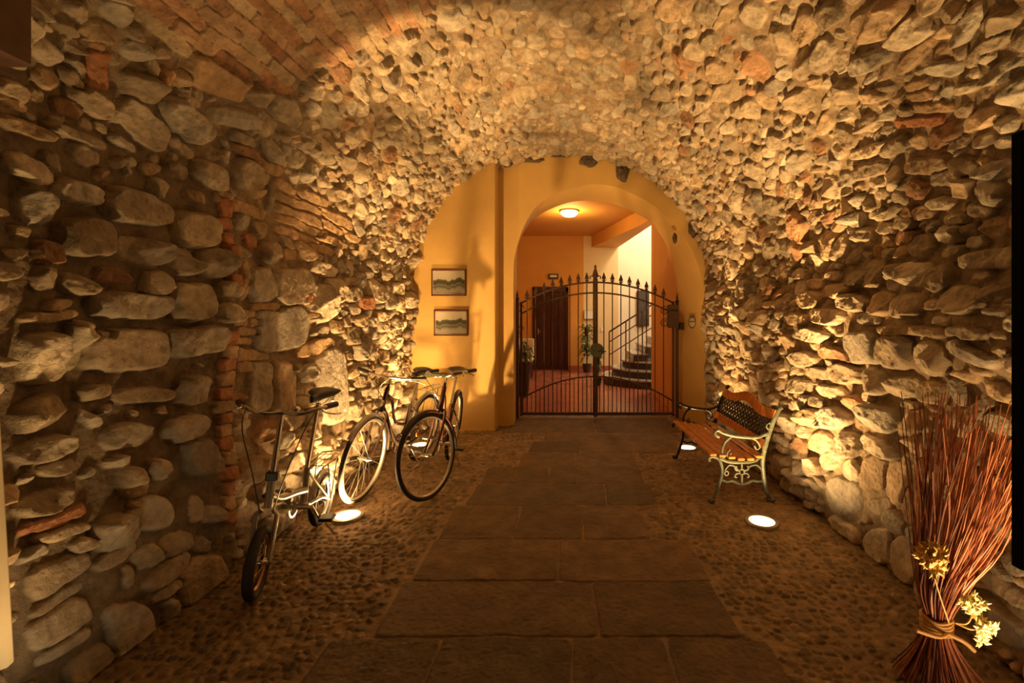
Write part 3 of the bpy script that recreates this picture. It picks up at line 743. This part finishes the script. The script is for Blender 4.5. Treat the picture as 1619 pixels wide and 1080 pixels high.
# upholstered chair by the left hall wall
ch = thing('hall_chair', 'cream upholstered chair near the dark door', 'chair', (-1.12,11.2,0))
MB().box((-.24,-.24,.38), (.24,.24,.48), .04).build('seat', M['board_cream'], ch, smooth=True)
MB().box((-.24,.18,.48), (.24,.26,.95), .03).build('backrest', M['board_cream'], ch, smooth=True)
for sx in (-.2, .2):
    for sy in (-.2, .2): MB().tube([(sx,sy,0), (sx*.95,sy*.95,.39)], [.014,.02], 6).build('leg', M['dark_wood'], ch)

# ------------------------------------------------------------------ side boards at the edges of the view
o = MB().box((1.443,1.45,.685), (1.76,1.49,2.095), .004).build('black_board', M['board_black']); tag(o, 'tall matt black board standing out from the right wall', 'board')
b = MB().box((-.09,0,0), (0,.045,1.3), .012).build('cream_board', M['board_cream'], smooth=True)
b.location = (-1.925,1.545,.29); b.rotation_euler = (0, R(-3.4), 0)
tag(b, 'cream board standing out from the left wall at the picture edge', 'board')
b = MB().box((-2.1,1.30,2.37), (-1.88,1.60,3.1), .01).build('wooden_beam', M['brown_wood']); tag(b, 'dark brown timber block high on the left wall in the upper corner', 'beam')

# ------------------------------------------------------------------ bench
bn = thing('garden_bench', 'garden bench with orange wooden slats and scrolled cast iron ends', 'bench', (1.185,3.68,0), R(1.5)); bn.scale = (.9, 1, .98)
# local: x = depth (front 0 .. back), y = length away from the camera, z up
LEN = 1.13
def iron_end(y, mt, nm):
    e = bpy.data.objects.new(nm, None); C.objects.link(e); e.parent = bn
    T_ = lambda pts, r, n=8, k=6: (lambda mb: mb.tube(curve([(p[0], y, p[1]) for p in pts], k), r, n))
    mb = MB(); mb.tube(curve([(-.045,y,.012), (-.02,y,.03), (.02,y,.12), (.055,y,.25), (.03,y,.345), (-.03,y,.375), (-.065,y,.36), (-.06,y,.335)], 6), .015, 8); mb.box((-.075,y-.022,0), (-.01,y+.022,.03), .008)
    mb.build('front_leg', mt, e, smooth=True)
    mb = MB(); mb.tube(curve([(.50,y,.012), (.46,y,.08), (.435,y,.2), (.425,y,.33), (.44,y,.42), (.48,y,.55), (.53,y,.68), (.575,y,.76), (.60,y,.775)], 6), .019, 8); mb.box((.46,y-.022,0), (.54,y+.022,.03), .008)
    mb.build('rear_leg', mt, e, smooth=True)
    mb = MB(); mb.tube(curve([(.03,y,.36), (.12,y,.33), (.25,y,.325), (.36,y,.34), (.45,y,.42)], 6), .015, 8); mb.build('seat_bearer', mt, e, smooth=True)
    mb = MB(); mb.tube(curve([(.03,y,.535), (.0,y,.55), (-.01,y,.575), (.02,y,.59), (.06,y,.57), (.15,y,.545), (.28,y,.53), (.38,y,.53), (.48,y,.565)], 6), .014, 8)
    mb.tube(curve([(.07,y,.36), (.055,y,.42), (.08,y,.49), (.14,y,.54)], 6), .012, 8)
    mb.tube(curve([(.14,y,.40), (.11,y,.37), (.10,y,.40), (.13,y,.43)], 5), .007, 6)
    mb.tube(curve([(.30,y,.53), (.37,y,.50), (.40,y,.45), (.37,y,.43), (.35,y,.46)], 5), .008, 6)
    mb.build('armrest', mt, e, smooth=True)
    mb = MB(); mb.tube(curve([(.055,y,.18), (.10,y,.165), (.15,y,.17), (.20,y,.15), (.24,y,.145), (.28,y,.15), (.33,y,.17), (.38,y,.165), (.44,y,.17)], 5), .011, 8)
    for c, r in (((.235,.245), .022),): mb.tube(circle((c[0], y, c[1]), r, 14), .008, 6, closed=True)
    for dx, dz in ((-1,1), (1,1), (-1,-1), (1,-1)):
        mb.tube(curve([(.235+dx*.015,y,.245+dz*.012), (.235+dx*.05,y,.245+dz*.015), (.235+dx*.065,y,.245+dz*.04), (.235+dx*.045,y,.245+dz*.045)], 5), .008, 6)
    mb.tube([(.235,y,.223), (.235,y,.15)], .010, 6); mb.tube([(.235,y,.267), (.235,y,.325)], .008, 6)
    mb.tube(curve([(.08,y,.26), (.12,y,.30), (.17,y,.29), (.20,y,.26)], 5), .008, 6)
    mb.tube(curve([(.42,y,.26), (.37,y,.30), (.31,y,.29), (.28,y,.26)], 5), .008, 6)
    mb.tube(circle((.095,y,.235), .018, 12), .007, 6, closed=True)
    mb.build('scrollwork', mt, e, smooth=True)
    mb = MB().tube(circle((.485,y,.62), .025, 12), .007, 6, closed=True); mb.build('rosette', mt, e)
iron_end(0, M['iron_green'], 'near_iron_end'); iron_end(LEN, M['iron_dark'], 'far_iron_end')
for i, (x, z) in enumerate(((-.03,.392), (.055,.382), (.14,.366), (.225,.352), (.31,.352), (.39,.372))):
    MB().box((x-.032,-.02,z-.010), (x+.032,LEN+.02,z+.012), .005).build('seat_slat', M['bench_wood'], bn)
def bl(z): return .435+(z-.40)*.36     # back plane
# lower back rail and humped top rail
mb = MB(); n_ = 24; vv = []; ff = []
def rail(zfn0, zfn1, th=.024):
    vv = []; ff = []
    for i in range(n_+1):
        y = -.005+(LEN+.01)*i/n_; z0, z1 = zfn0(i/n_), zfn1(i/n_)
        vv += [(bl(z0)-th, y, z0), (bl(z0), y, z0-.004), (bl(z1), y, z1), (bl(z1)-th, y, z1+.004)]
    for i in range(n_):
        for k in range(4): l_ = (k+1) % 4; ff.append((i*4+k, i*4+4+k, i*4+4+l_, i*4+l_))
    ff += [(0,1,2,3), tuple(n_*4+3-k for k in range(4))]
    return MB().add(vv, ff)
hump = lambda u: .045*math.sin(PI*u)**2 + .012*math.cos(4*PI*u)
rail(lambda u: .435, lambda u: .50).build('lower_back_rail', M['bench_wood'], bn)
rail(lambda u: .665+hump(u), lambda u: .735+hump(u)*1.25).build('top_back_rail', M['bench_wood'], bn)
mb = MB(); NX = 17; W_ = LEN/NX
for i in range(-5, NX+1):
    for sgn in (1, -1):
        y0_ = i*W_ if sgn > 0 else (NX-i)*W_
        pts = []
        for q in range(9):
            z = .50+.19*q/8; y = y0_+sgn*W_*4*q/8
            u = y/LEN
            if 0 <= u <= 1 and z <= .668+hump(u): pts.append((bl(z)-.012, y, z))
        if len(pts) >= 2: mb.tube(pts, .0075, 5)
for i in range(NX):
    for j in range(4):
        z = .524+.0475*j; y = (i+.5*(j % 2)+.25)*W_
        if y < LEN and z < .66+hump(y/LEN): mb.lathe([(.003,-.008), (.015,-.003), (.015,.003), (.003,.008)], (bl(z)-.012, y, z), 6, 'x')
mb.build('lattice_panel', M['iron_dark'], bn)

# ------------------------------------------------------------------ bicycles
def wheel(name, parent, r, tyre_r, mt_rim, mt_tyre, nsp=28, hubw=.05, piv=(0,0,0)):
    w = bpy.data.objects.new(name, None); C.objects.link(w); w.parent = parent; w.location = piv
    MB().tube(circle((0,0,0), r-tyre_r, 48), tyre_r, 10, closed=True).build('tyre', mt_tyre, w, smooth=True)
    mb = MB().lathe([(r-tyre_r*2.1,-.011), (r-tyre_r*1.5,-.013), (r-tyre_r*1.5,.013), (r-tyre_r*2.1,.011), (r-tyre_r*2.4,.0), (r-tyre_r*2.1,-.011)], n=48, axis='y', cap=False)
    mb.build('rim', mt_rim, w, smooth=True)
    mb = MB(); rh = .018
    for k in range(nsp):
        a = 2*PI*k/nsp; sgn = 1 if k % 2 else -1; a2 = a+sgn*(.9 if k % 4 < 2 else -.9)*.9
        mb.tube([(rh*math.cos(a2), sgn*hubw*.5, rh*math.sin(a2)), ((r-tyre_r*2.1)*math.cos(a), 0, (r-tyre_r*2.1)*math.sin(a))], .0013, 4)
    mb.build('spokes', M['chrome'], w)
    MB().lathe([(.006,-.06), (.012,-.045), (.022,-hubw*.5), (.014,-hubw*.4), (.014,hubw*.4), (.022,hubw*.5), (.012,.045), (.006,.06)], n=14, axis='y').build('hub', M['chrome'], w, smooth=True)
    return w
def arc_fender(r, a0, a1, w=.024):
    vv = []; ff = []; n = 22
    for i in range(n+1):
        a = a0+(a1-a0)*i/n
        for y, dr in ((-w, -.012), (-w*.6, .002), (0, .006), (w*.6, .002), (w, -.012)): vv.append(((r+dr)*math.cos(a), y, (r+dr)*math.sin(a)))
    for i in range(n):
        for k in range(4): ff.append((i*5+k, i*5+5+k, i*5+6+k, i*5+1+k))
    return vv, ff
def saddle_part(parent, x, z, L=.27, under=None):
    vv = []; ff = []; n, m = 14, 12
    for i in range(n+1):
        u = i/n; xx = x-.13+L*u
        hw = .085*(1-u)**.6*(1 if u > .05 else .8)+.018 if u < 1 else .012
        hw = .013+.098*(1/(1+math.exp((u-.45)*11))) ; hw *= min(1, .55+u*6); hw *= 1 if u < .95 else .7
        zz = z+.02*(1-u)**3+.004*math.sin(u*6)
        for k in range(m):
            a = 2*PI*k/m; cz = math.sin(a); vv.append((xx, hw*math.cos(a), zz+(.022*cz if cz > 0 else .035*cz*(.6 if abs(math.cos(a)) < .5 else 1))))
    for i in range(n):
        for k in range(m): l_ = (k+1) % m; ff.append((i*m+k, i*m+l_, (i+1)*m+l_, (i+1)*m+k))
    ff += [tuple(range(m-1,-1,-1)), tuple(n*m+k for k in range(m))]
    s_ = newmesh('saddle', vv, ff, M['saddle'], parent)
    mb = MB()
    for y in (-.022, .022): mb.tube(curve([(x-.10,y*1.8,z-.02), (x-.05,y,z-.055), (x+.05,y,z-.055), (x+.11,y*.4,z-.02)], 5), .0035, 5)
    for y in (-.05,.05):   # coil springs at the back
        pts = [(x-.105+.012*math.cos(a*.9), y+.012*math.sin(a*.9), z-.055+a*.0016) for a in range(0, 28)]; mb.tube(pts, .003, 4)
    mb.build('saddle_springs', M['chrome'], s_)
    return s_
def cranks(parent, bb, cr=.165, ring=.09, mt=None, ang=.5, rear=(-.0,0), cog=.035):
    c = bpy.data.objects.new('crankset', None); C.objects.link(c); c.parent = parent; c.location = bb
    MB().lathe([(.02,-.05), (.02,.05)], n=12, axis='y').build('bottom_axle', M['chrome'], c)
    mb = MB().lathe([(ring-.012,-.045), (ring,-.045), (ring,-.041), (ring-.012,-.041), (ring-.012,-.045)], n=36, axis='y', cap=False)
    for k in range(5): a = k*2*PI/5; mb.tube([(0,-.043,0), ((ring-.008)*math.cos(a),-.043,(ring-.008)*math.sin(a))], .006, 5)
    mb.build('chainring', M['chrome'], c)
    for sgn, a in ((-1, ang), (1, ang+PI)):
        e = (cr*math.cos(a), sgn*.075, cr*math.sin(a))
        MB().tube([(0, sgn*.06, 0), e], [.013,.009], 8).build('crank_arm', M['chrome'], c)
        pd = MB().box((e[0]-.045, min(sgn*.085, sgn*.175), e[2]-.012), (e[0]+.045, max(sgn*.085, sgn*.175), e[2]+.012), .006).build('pedal', M['black'], c)
    dx, dz = rear[0]-bb[0], rear[1]-bb[2]
    mb = MB(); L_ = math.hypot(dx, dz); ux, uz = dx/L_, dz/L_; px2, pz2 = -uz, ux
    for sg in (1, -1): mb.tube([(px2*ring*sg,-.043,pz2*ring*sg), (dx+px2*cog*sg,-.043,dz+pz2*cog*sg)], .005, 4)
    mb.build('chain', M['rubber'], c)
    return c
def steer_node(parent, hx, hz, ang, tilt):
    """an Empty at the head tube turned about the steering axis; children given in its own frame"""
    s_ = bpy.data.objects.new('steering_assembly', None); C.objects.link(s_); s_.parent = parent; s_.location = (hx, 0, hz)
    axis = Vector((-math.sin(tilt), 0, math.cos(tilt)))
    s_.rotation_mode = 'QUATERNION'; s_.rotation_quaternion = Matrix.Rotation(ang, 3, axis).to_quaternion()
    return s_

def city_bike(label, front, heading, lean, steer, r=.345, wb=1.06, paint=None, rack=True, step=True, bars='city', sad=.95, rim=None, lamp=True, basket=False, bw=1):
    """front: contact of the front wheel; heading: direction the bike points to (radians, world)"""
    root = bpy.data.objects.new('bicycle', None); C.objects.link(root)
    tag(root, label, 'bicycle', 'bicycles along the left wall')
    hd = Vector((math.cos(heading), math.sin(heading), 0)); pos = Vector(front)-hd*wb
    root.location = pos
    root.rotation_mode = 'QUATERNION'
    root.rotation_quaternion = (Matrix.Rotation(heading, 3, 'Z') @ Matrix.Rotation(lean, 3, 'X')).to_quaternion()
    tilt = R(20); paint = paint or M['dark_paint']; rim = rim or M['alu']; tr = .019
    rear = (0, 0, r); fr = (wb, 0, r)
    wheel('rear_wheel', root, r, tr, rim, M['rubber'], piv=rear)
    off = .05
    # head tube: axis through front hub (minus fork offset)
    def ax(h): return (fr[0]-off-(h-r)*math.tan(tilt)+.0, 0, h)
    h0, h1 = .72, .87
    bb = (.46, 0, .29); seatb = (.46-(.62-.29)*.33, 0, .62)
    fo = MB()
    if step:
        fo.tube(curve([ax(h0+.02), (ax(h0)[0]-.10,0,.62), (.62,0,.40), (.50,0,.32)], 6), .016, 10)
        fo.tube(curve([ax(h1-.03), (ax(h1)[0]-.10,0,.76), (.62,0,.55), (.40,0,.47)], 6), .013, 10)
    else:
        fo.tube([ax(h0+.02), bb], .017, 10); fo.tube([ax(h1-.03), (seatb[0],0,seatb[2]+.16)], .015, 10)
    fo.tube([bb, (seatb[0]-(.06 if not step else .0), 0, seatb[2]+(.18 if not step else .03))], .016, 10)
    for y in (-.055, .055):
        fo.tube(curve([(bb[0],y*.4,bb[2]), (bb[0]-.1,y*.8,bb[2]+.01), (0,y,r)], 5), .010, 8)
        fo.tube([(seatb[0]-.02,y*.3,seatb[2]), (0,y,r)], .008, 8)
    fo.tube([ax(h0-.02), ax(h1+.02)], .020, 12)
    fo.build('frame', paint, root, smooth=True)
    MB().tube([(seatb[0],0,seatb[2]), (seatb[0]-(sad-seatb[2])*.33,0,sad-.05)], .0135, 10).build('seat_post', M['chrome'], root)
    saddle_part(root, seatb[0]-(sad-seatb[2])*.33, sad)
    cranks(root, bb, rear=(0, r))
    v_, f_ = arc_fender(r+.02, R(20), R(200)); MB().add([(a, b, c+r) for a, b, c in v_], f_).build('rear_fender', M['silver_paint'] if rack else paint, root, smooth=True)
    if rack:
        mb = MB(); z = 2*r+.06
        mb.tube([(.16,-.055,z), (-.26,-.055,z), (-.30,0,z), (-.26,.055,z), (.16,.055,z)], .006, 6)
        for x in (.1,0,-.1,-.2): mb.tube([(x,-.055,z), (x,.055,z)], .004, 5)
        for y in (-.06,.06): mb.tube([(-.12,y,z), (0,y,r)], .005, 5); mb.tube([(.16,y*.9,z), (seatb[0]-.03,y*.3,seatb[2])], .005, 5)
        mb.build('luggage_rack', M['chrome'], root)
    mb = MB().tube([(.36,.03,.27), (.30,.17,.0+.02)], .008, 6); mb.build('kickstand', M['chrome'], root)
    # steering group
    hx, hz = ax(.8)[0], .8
    S_ = steer_node(root, hx, hz, steer, tilt)
    w = wheel('front_wheel', S_, r, tr, rim, M['rubber'], piv=(fr[0]-hx, 0, fr[2]-hz))
    def a2(h): p = ax(h); return Vector((p[0]-hx, 0, h-hz))
    mb = MB(); cr_ = a2(.70)
    for y in (-.05, .05): mb.tube(curve([cr_+Vector((0,y*.4,.005)), cr_+Vector((0,y,-.03)), a2(.5)+Vector((.0,y,0)), Vector((fr[0]-hx, y, r-hz))], 6), .011, 8)
    mb.tube([a2(.69), a2(.92)], .013, 8)
    mb.build('fork', paint, S_, smooth=True)
    v_, f_ = arc_fender(r+.018, R(40), R(185)); MB().add([(a+fr[0]-hx, b, c+r-hz) for a, b, c in v_], f_).build('front_fender', M['silver_paint'] if rack else paint, S_, smooth=True)
    MB().tube([a2(.90), a2(.975), a2(.985)+Vector((.06,0,.0))], .012, 8).build('stem', M['chrome'], S_, smooth=True)
    top = a2(.985)+Vector((.06,0,0)); V3 = Vector
    def Vector_(p): return V3((p[0], p[1]*bw, p[2]))
    hb = MB()
    if bars == 'city':
        hb.tube(curve([top+Vector_(p) for p in ((-.20,-.29,.03), (-.08,-.29,.03), (.0,-.22,.03), (.02,-.10,.0), (0,0,0), (.02,.10,0), (.0,.22,.03), (-.08,.29,.03), (-.20,.29,.03))], 6), .011, 8)
        gr = [[(-.20,s*.29,.03), (-.08,s*.29,.03)] for s in (-1, 1)]
    else:
        hb.tube(curve([top+Vector_(p) for p in ((-.07,-.30,.02), (-.03,-.15,.0), (0,0,0), (-.03,.15,0), (-.07,.30,.02))], 6), .011, 8)
        gr = [[(-.075,s*.31,.02), (-.045,s*.19,.005)] for s in (-1, 1)]
    H_ = hb.build('handlebar', M['chrome'], S_, smooth=True)
    for gpts, s in zip(gr, (-1, 1)):
        MB().tube([top+Vector_(p) for p in gpts], .017, 10).build('grip', M['black'], H_, smooth=True)
        q = Vector_(gpts[1]); MB().tube(curve([top+q+Vector_((.02,-s*.02,0)), top+q+Vector_((.05,0,-.01)), top+(Vector_(gpts[0])+q)/2+Vector_((.045,s*.01,-.02)), top+Vector_(gpts[0])+Vector_((.045,s*.02,-.045))], 5), .005, 6).build('brake_lever', M['chrome'], H_, smooth=True)
    mb = MB().tube(curve([top+Vector((.02,.15,.0)), top+Vector((.12,.10,.03)), top+Vector((.13,0,-.08)), a2(.72)+Vector((.03,0,0))], 6), .0028, 5)
    mb.tube(curve([top+Vector((.02,-.15,.0)), top+Vector((.10,-.12,.02)), top+Vector((.08,-.02,-.12)), a2(.78)+Vector((-.02,0,0))], 6), .0028, 5)
    mb.build('brake_cable', M['black'], S_)
    if lamp:
        c = a2(.78)+Vector((.07,0,0)); MB().lathe([(.008,-.05), (.03,-.02), (.038,.015), (.036,.02), (.01,.022)], c, 16, 'x').build('headlamp', M['chrome'], S_, smooth=True)
    mb = MB().lathe([(.0,-.004), (.024,-.004), (.024,.004), (.0,.004)], (0,0,0), 12, 'y', cap=False)
    rf = mb.build('spoke_reflector', M['reflector'], S_); rf.location = (fr[0]-hx+.10, 0, r-hz+.2)
    return root

b1 = lambda d: R(d)
city_bike('dark city bicycle with silver fenders and orange wheel reflector, between the other two bicycles', (-1.70,3.70,0), R(-90-8), R(-6.5), R(3), r=.345, paint=M['dark_paint'], rim=M['alu'], bars='flat')
city_bike('maroon bicycle with front wheel turned aside, rightmost of the three', (-1.185,3.74,0), R(-90+4), R(-7), R(-29), r=.352, paint=M['red_paint'], rack=False, rim=M['alu'], bars='city', sad=.95, bw=.72, lamp=False)

# folding bicycle with small wheels
def folding_bike():
    root = bpy.data.objects.new('folding_bicycle', None); C.objects.link(root)
    tag(root, 'silver folding bicycle with small wheels and black saddle, nearest on the left wall', 'bicycle', 'bicycles along the left wall')
    r, wb, tr = .185, .86, .026; heading = R(-90+8); hd = Vector((math.cos(heading), math.sin(heading), 0))
    root.location = Vector((-1.675,2.43,0))-hd*wb; root.rotation_mode = 'QUATERNION'
    root.rotation_quaternion = (Matrix.Rotation(heading, 3, 'Z') @ Matrix.Rotation(R(-2.5), 3, 'X')).to_quaternion()
    wheel('rear_wheel', root, r, tr, M['alu'], M['rubber'], 20, piv=(0,0,r))
    tilt = R(13)
    def ax(h): return Vector((wb-.03-(h-r)*math.tan(tilt), 0, h))
    bb = (.34,0,.27)
    fo = MB(); fo.tube(curve([ax(.50), ax(.50)+Vector((-.12,0,-.06)), (.45,0,.40), (.30,0,.36)], 6), .024, 12)
    fo.tube([(.30,0,.25), (.27,0,.50)], .019, 10); fo.tube([bb, (.29,0,.37)], .018, 8)
    fo.tube([ax(.44), ax(.58)], .021, 12)
    for y in (-.05,.05): fo.tube(curve([(bb[0],y*.5,bb[2]), (.15,y,.25), (0,y,r)], 5), .010, 8); fo.tube([(.28,y*.4,.46), (0,y,r)], .008, 8)
    fo.box((.50,-.02,.37), (.54,.02,.45), .006)
    fo.build('frame', M['silver_paint'], root, smooth=True)
    MB().tube([(.275,0,.48), (.13,0,.90)], .0145, 10).build('seat_post', M['chrome'], root)
    saddle_part(root, .12, .95)
    cranks(root, bb, .15, .07, rear=(0, r), ang=.9)
    v_, f_ = arc_fender(r+.02, R(10), R(195), .026); MB().add([(a, b, c+r) for a, b, c in v_], f_).build('rear_fender', M['silver_paint'], root, smooth=True)
    mb = MB(); z = .47
    mb.tube([(.20,-.07,z), (-.17,-.07,z), (-.20,0,z), (-.17,.07,z), (.20,.07,z)], .007, 6)
    for y in (-.035,0,.035): mb.tube([(.20,y,z), (-.19,y,z)], .004, 5)
    for x in (.15,0,-.12): mb.tube([(x,-.07,z), (x,.07,z)], .004, 5)
    for y in (-.07,.07): mb.tube([(-.08,y,z), (0,y*.9,r)], .005, 5); mb.tube([(.1,y,z), (0,y*.9,r)], .005, 5)
    mb.build('luggage_rack', M['chrome'], root)
    mb = MB().tube([(.25,.03,.24), (.18,.16,.01)], .008, 6); mb.build('kickstand', M['chrome'], root)
    S_ = steer_node(root, ax(.5)[0], .5, R(11), tilt); O_ = Vector((ax(.5)[0], 0, .5))
    wheel('front_wheel', S_, r, tr, M['rust'], M['rubber'], 20, piv=Vector((wb,0,r))-O_)
    mb = MB()
    for y in (-.05,.05): mb.tube([ax(.43)-O_+Vector((0,y*.5,0)), ax(.40)-O_+Vector((0,y,0)), Vector((wb,y,r))-O_], .012, 8)
    mb.build('fork', M['silver_paint'], S_, smooth=True)
    MB().tube([ax(.56)-O_, ax(.93)-O_], [.017,.013], 10).build('folding_stem', M['chrome'], S_, smooth=True)
    MB().box(tuple(ax(.6)-O_-Vector((.025,.03,.02))), tuple(ax(.6)-O_+Vector((.025,.03,.03))), .006).build('stem_clamp', M['black'], S_)
    top = ax(.94)-O_
    H_ = MB().tube(curve([top+Vector(p) for p in ((-.10,-.24,.03), (-.02,-.20,.03), (.02,-.10,0), (.0,0,0), (.02,.10,0), (-.02,.20,.03), (-.10,.24,.03))], 6), .011, 8).build('handlebar', M['chrome'], S_, smooth=True)
    for s in (-1, 1):
        MB().tube([top+Vector((-.14,s*.26,.03)), top+Vector((-.05,s*.215,.03))], .018, 10).build('grip', M['black'], H_, smooth=True)
        MB().tube(curve([top+Vector((-.02,s*.20,.03)), top+Vector((.04,s*.22,.02)), top+Vector((-.0,s*.27,.0)), top+Vector((-.08,s*.30,-.01))], 5), .005, 6).build('brake_lever', M['chrome'], H_)
    MB().lathe([(.004,0), (.022,.004), (.022,.02), (.012,.03), (.002,.033)], top+Vector((.0,.07,.01)), 14).build('bell', M['chrome'], H_, smooth=True)
    mb = MB()
    for s in (-1, 1): mb.tube(curve([top+Vector((-.0,s*.18,.03)), top+Vector((.14,s*.15,-.06)), top+Vector((.15,s*.08,-.3)), ax(.42)-O_+Vector((.02,s*.03,0))], 6), .003, 5)
    mb.build('brake_cable', M['black'], S_)
    return root
folding_bike()

# ------------------------------------------------------------------ twig bundle
tb = thing('twig_bundle', 'tied sheaf of long reddish twigs standing by the right wall', 'twig bundle', (1.50,1.86,0))
rg = random.Random(21); zb = .25; bulk = MB(); cnt = 0
for i in range(190):
    a = rg.uniform(0, 2*PI); q = math.sqrt(rg.random())

    dx, dy = q*math.cos(a), q*math.sin(a)
    h = rg.uniform(.85, 1.18); spread = .34
    p = [(dx*.17+rg.gauss(0,.01)-.03*0, dy*.15, .0+rg.uniform(0,.02)), (dx*.085, dy*.075, zb*.55), (dx*.042, dy*.04, zb), (dx*.10+.015, dy*.08, zb+.16),
         (min(.24, dx*.15+.075+rg.gauss(0,.012)), dy*spread*.5, zb+(h-zb)*.55), (min(.26, dx*.21+.13+rg.gauss(0,.03)), dy*spread*.8+rg.gauss(0,.02), h)]
    pts = curve(p, 4); r0 = rg.uniform(.0022, .0042)
    rr = [r0*(1-.55*max(0, (k/(len(pts)-1)-.3))) for k in range(len(pts))]
    mb = MB().tube(pts, rr, 5) if i < 100 else bulk.tube(pts, rr, 5)
    if i < 100: mb.build('twig', M['twig'] if (dx > -.4 or i % 3 == 0) else M['twig_dark'], tb, smooth=True)
o = bulk.build('twigs_inside', M['twig'], tb, smooth=True); o['kind'] = 'stuff'
mb = MB()
for k in range(6): mb.tube([(.052*math.cos(a), .050*math.sin(a), zb-.03+k*.011+.004*math.sin(a*3+k)) for a in [j*PI/12 for j in range(24)]], .006, 6, closed=True)
mb.tube(curve([(0,-.055,zb-.01), (-.06,-.08,zb-.005), (-.16,-.10,zb+.035)], 6), .007, 6)
mb.tube(curve([(0,-.055,zb-.01), (.05,-.07,zb-.03), (.085,-.08,zb-.06)], 6), .008, 6)
mb.build('raffia_tie', M['raffia'], tb, smooth=True)
def blossoms(parent, c, n, spread, mt, nm, seed, size=.016):
    n = int(n*1.6); size *= 1.35
    rg = random.Random(seed); mb = MB()
    for k in range(n):
        p = Vector((c[0]+rg.gauss(0, spread), c[1]+rg.gauss(0, spread*.6), c[2]+rg.gauss(0, spread)))
        for j in range(6):
            a = j*PI/3+rg.random(); u = Vector((math.cos(a), rg.uniform(-.6,.2), math.sin(a))).normalized(); s2 = u.cross(Vector((0,1,0))).normalized()
            q = p+u*size*.55; e = p+u*size*1.2
            mb.add([p, q-s2*size*.35, e, q+s2*size*.35, q+Vector((0,-.004,0))], [(0,1,4), (1,2,4), (2,3,4), (3,0,4)])
        mb.lathe([(.002,-.004), (.005,0), (.002,.004)], p, 6, 'y')
    return mb.build(nm, mt, parent)
def loc(px, py, d): q = P(px, py, d); return (q[0]-1.50, q[1]-1.86, q[2])
blossoms(tb, loc(1541,960,1.62), 10, .016, M['petal'], 'dried_flowers', 1, .018)
blossoms(tb, loc(1555,993,1.62), 9, .014, M['petal'], 'dried_flowers', 2, .018)
blossoms(tb, loc(1470,880,1.62), 11, .02, M['petal2'], 'dried_flowers', 3, .024)
mb = MB().tube(curve([loc(1510,985,1.64), loc(1530,985,1.62), loc(1541,960,1.62)], 5), .003, 5).tube(curve([loc(1510,985,1.64), loc(1535,995,1.62), loc(1555,993,1.62)], 5), .003, 5)
mb.tube(curve([loc(1500,985,1.66), loc(1482,930,1.64), loc(1470,880,1.62)], 5), .003, 5); mb.build('flower_stems', M['raffia'], tb)

# ------------------------------------------------------------------ world and view
w = bpy.data.worlds.new('world'); bpy.context.scene.world = w; w.use_nodes = True
w.node_tree.nodes['Background'].inputs['Color'].default_value = (.02,.012,.006,1); w.node_tree.nodes['Background'].inputs['Strength'].default_value = .3
vs = bpy.context.scene.view_settings; vs.view_transform = 'Standard'; vs.look = 'None'; vs.exposure = 0; vs.gamma = 1; vs.use_curve_mapping = False
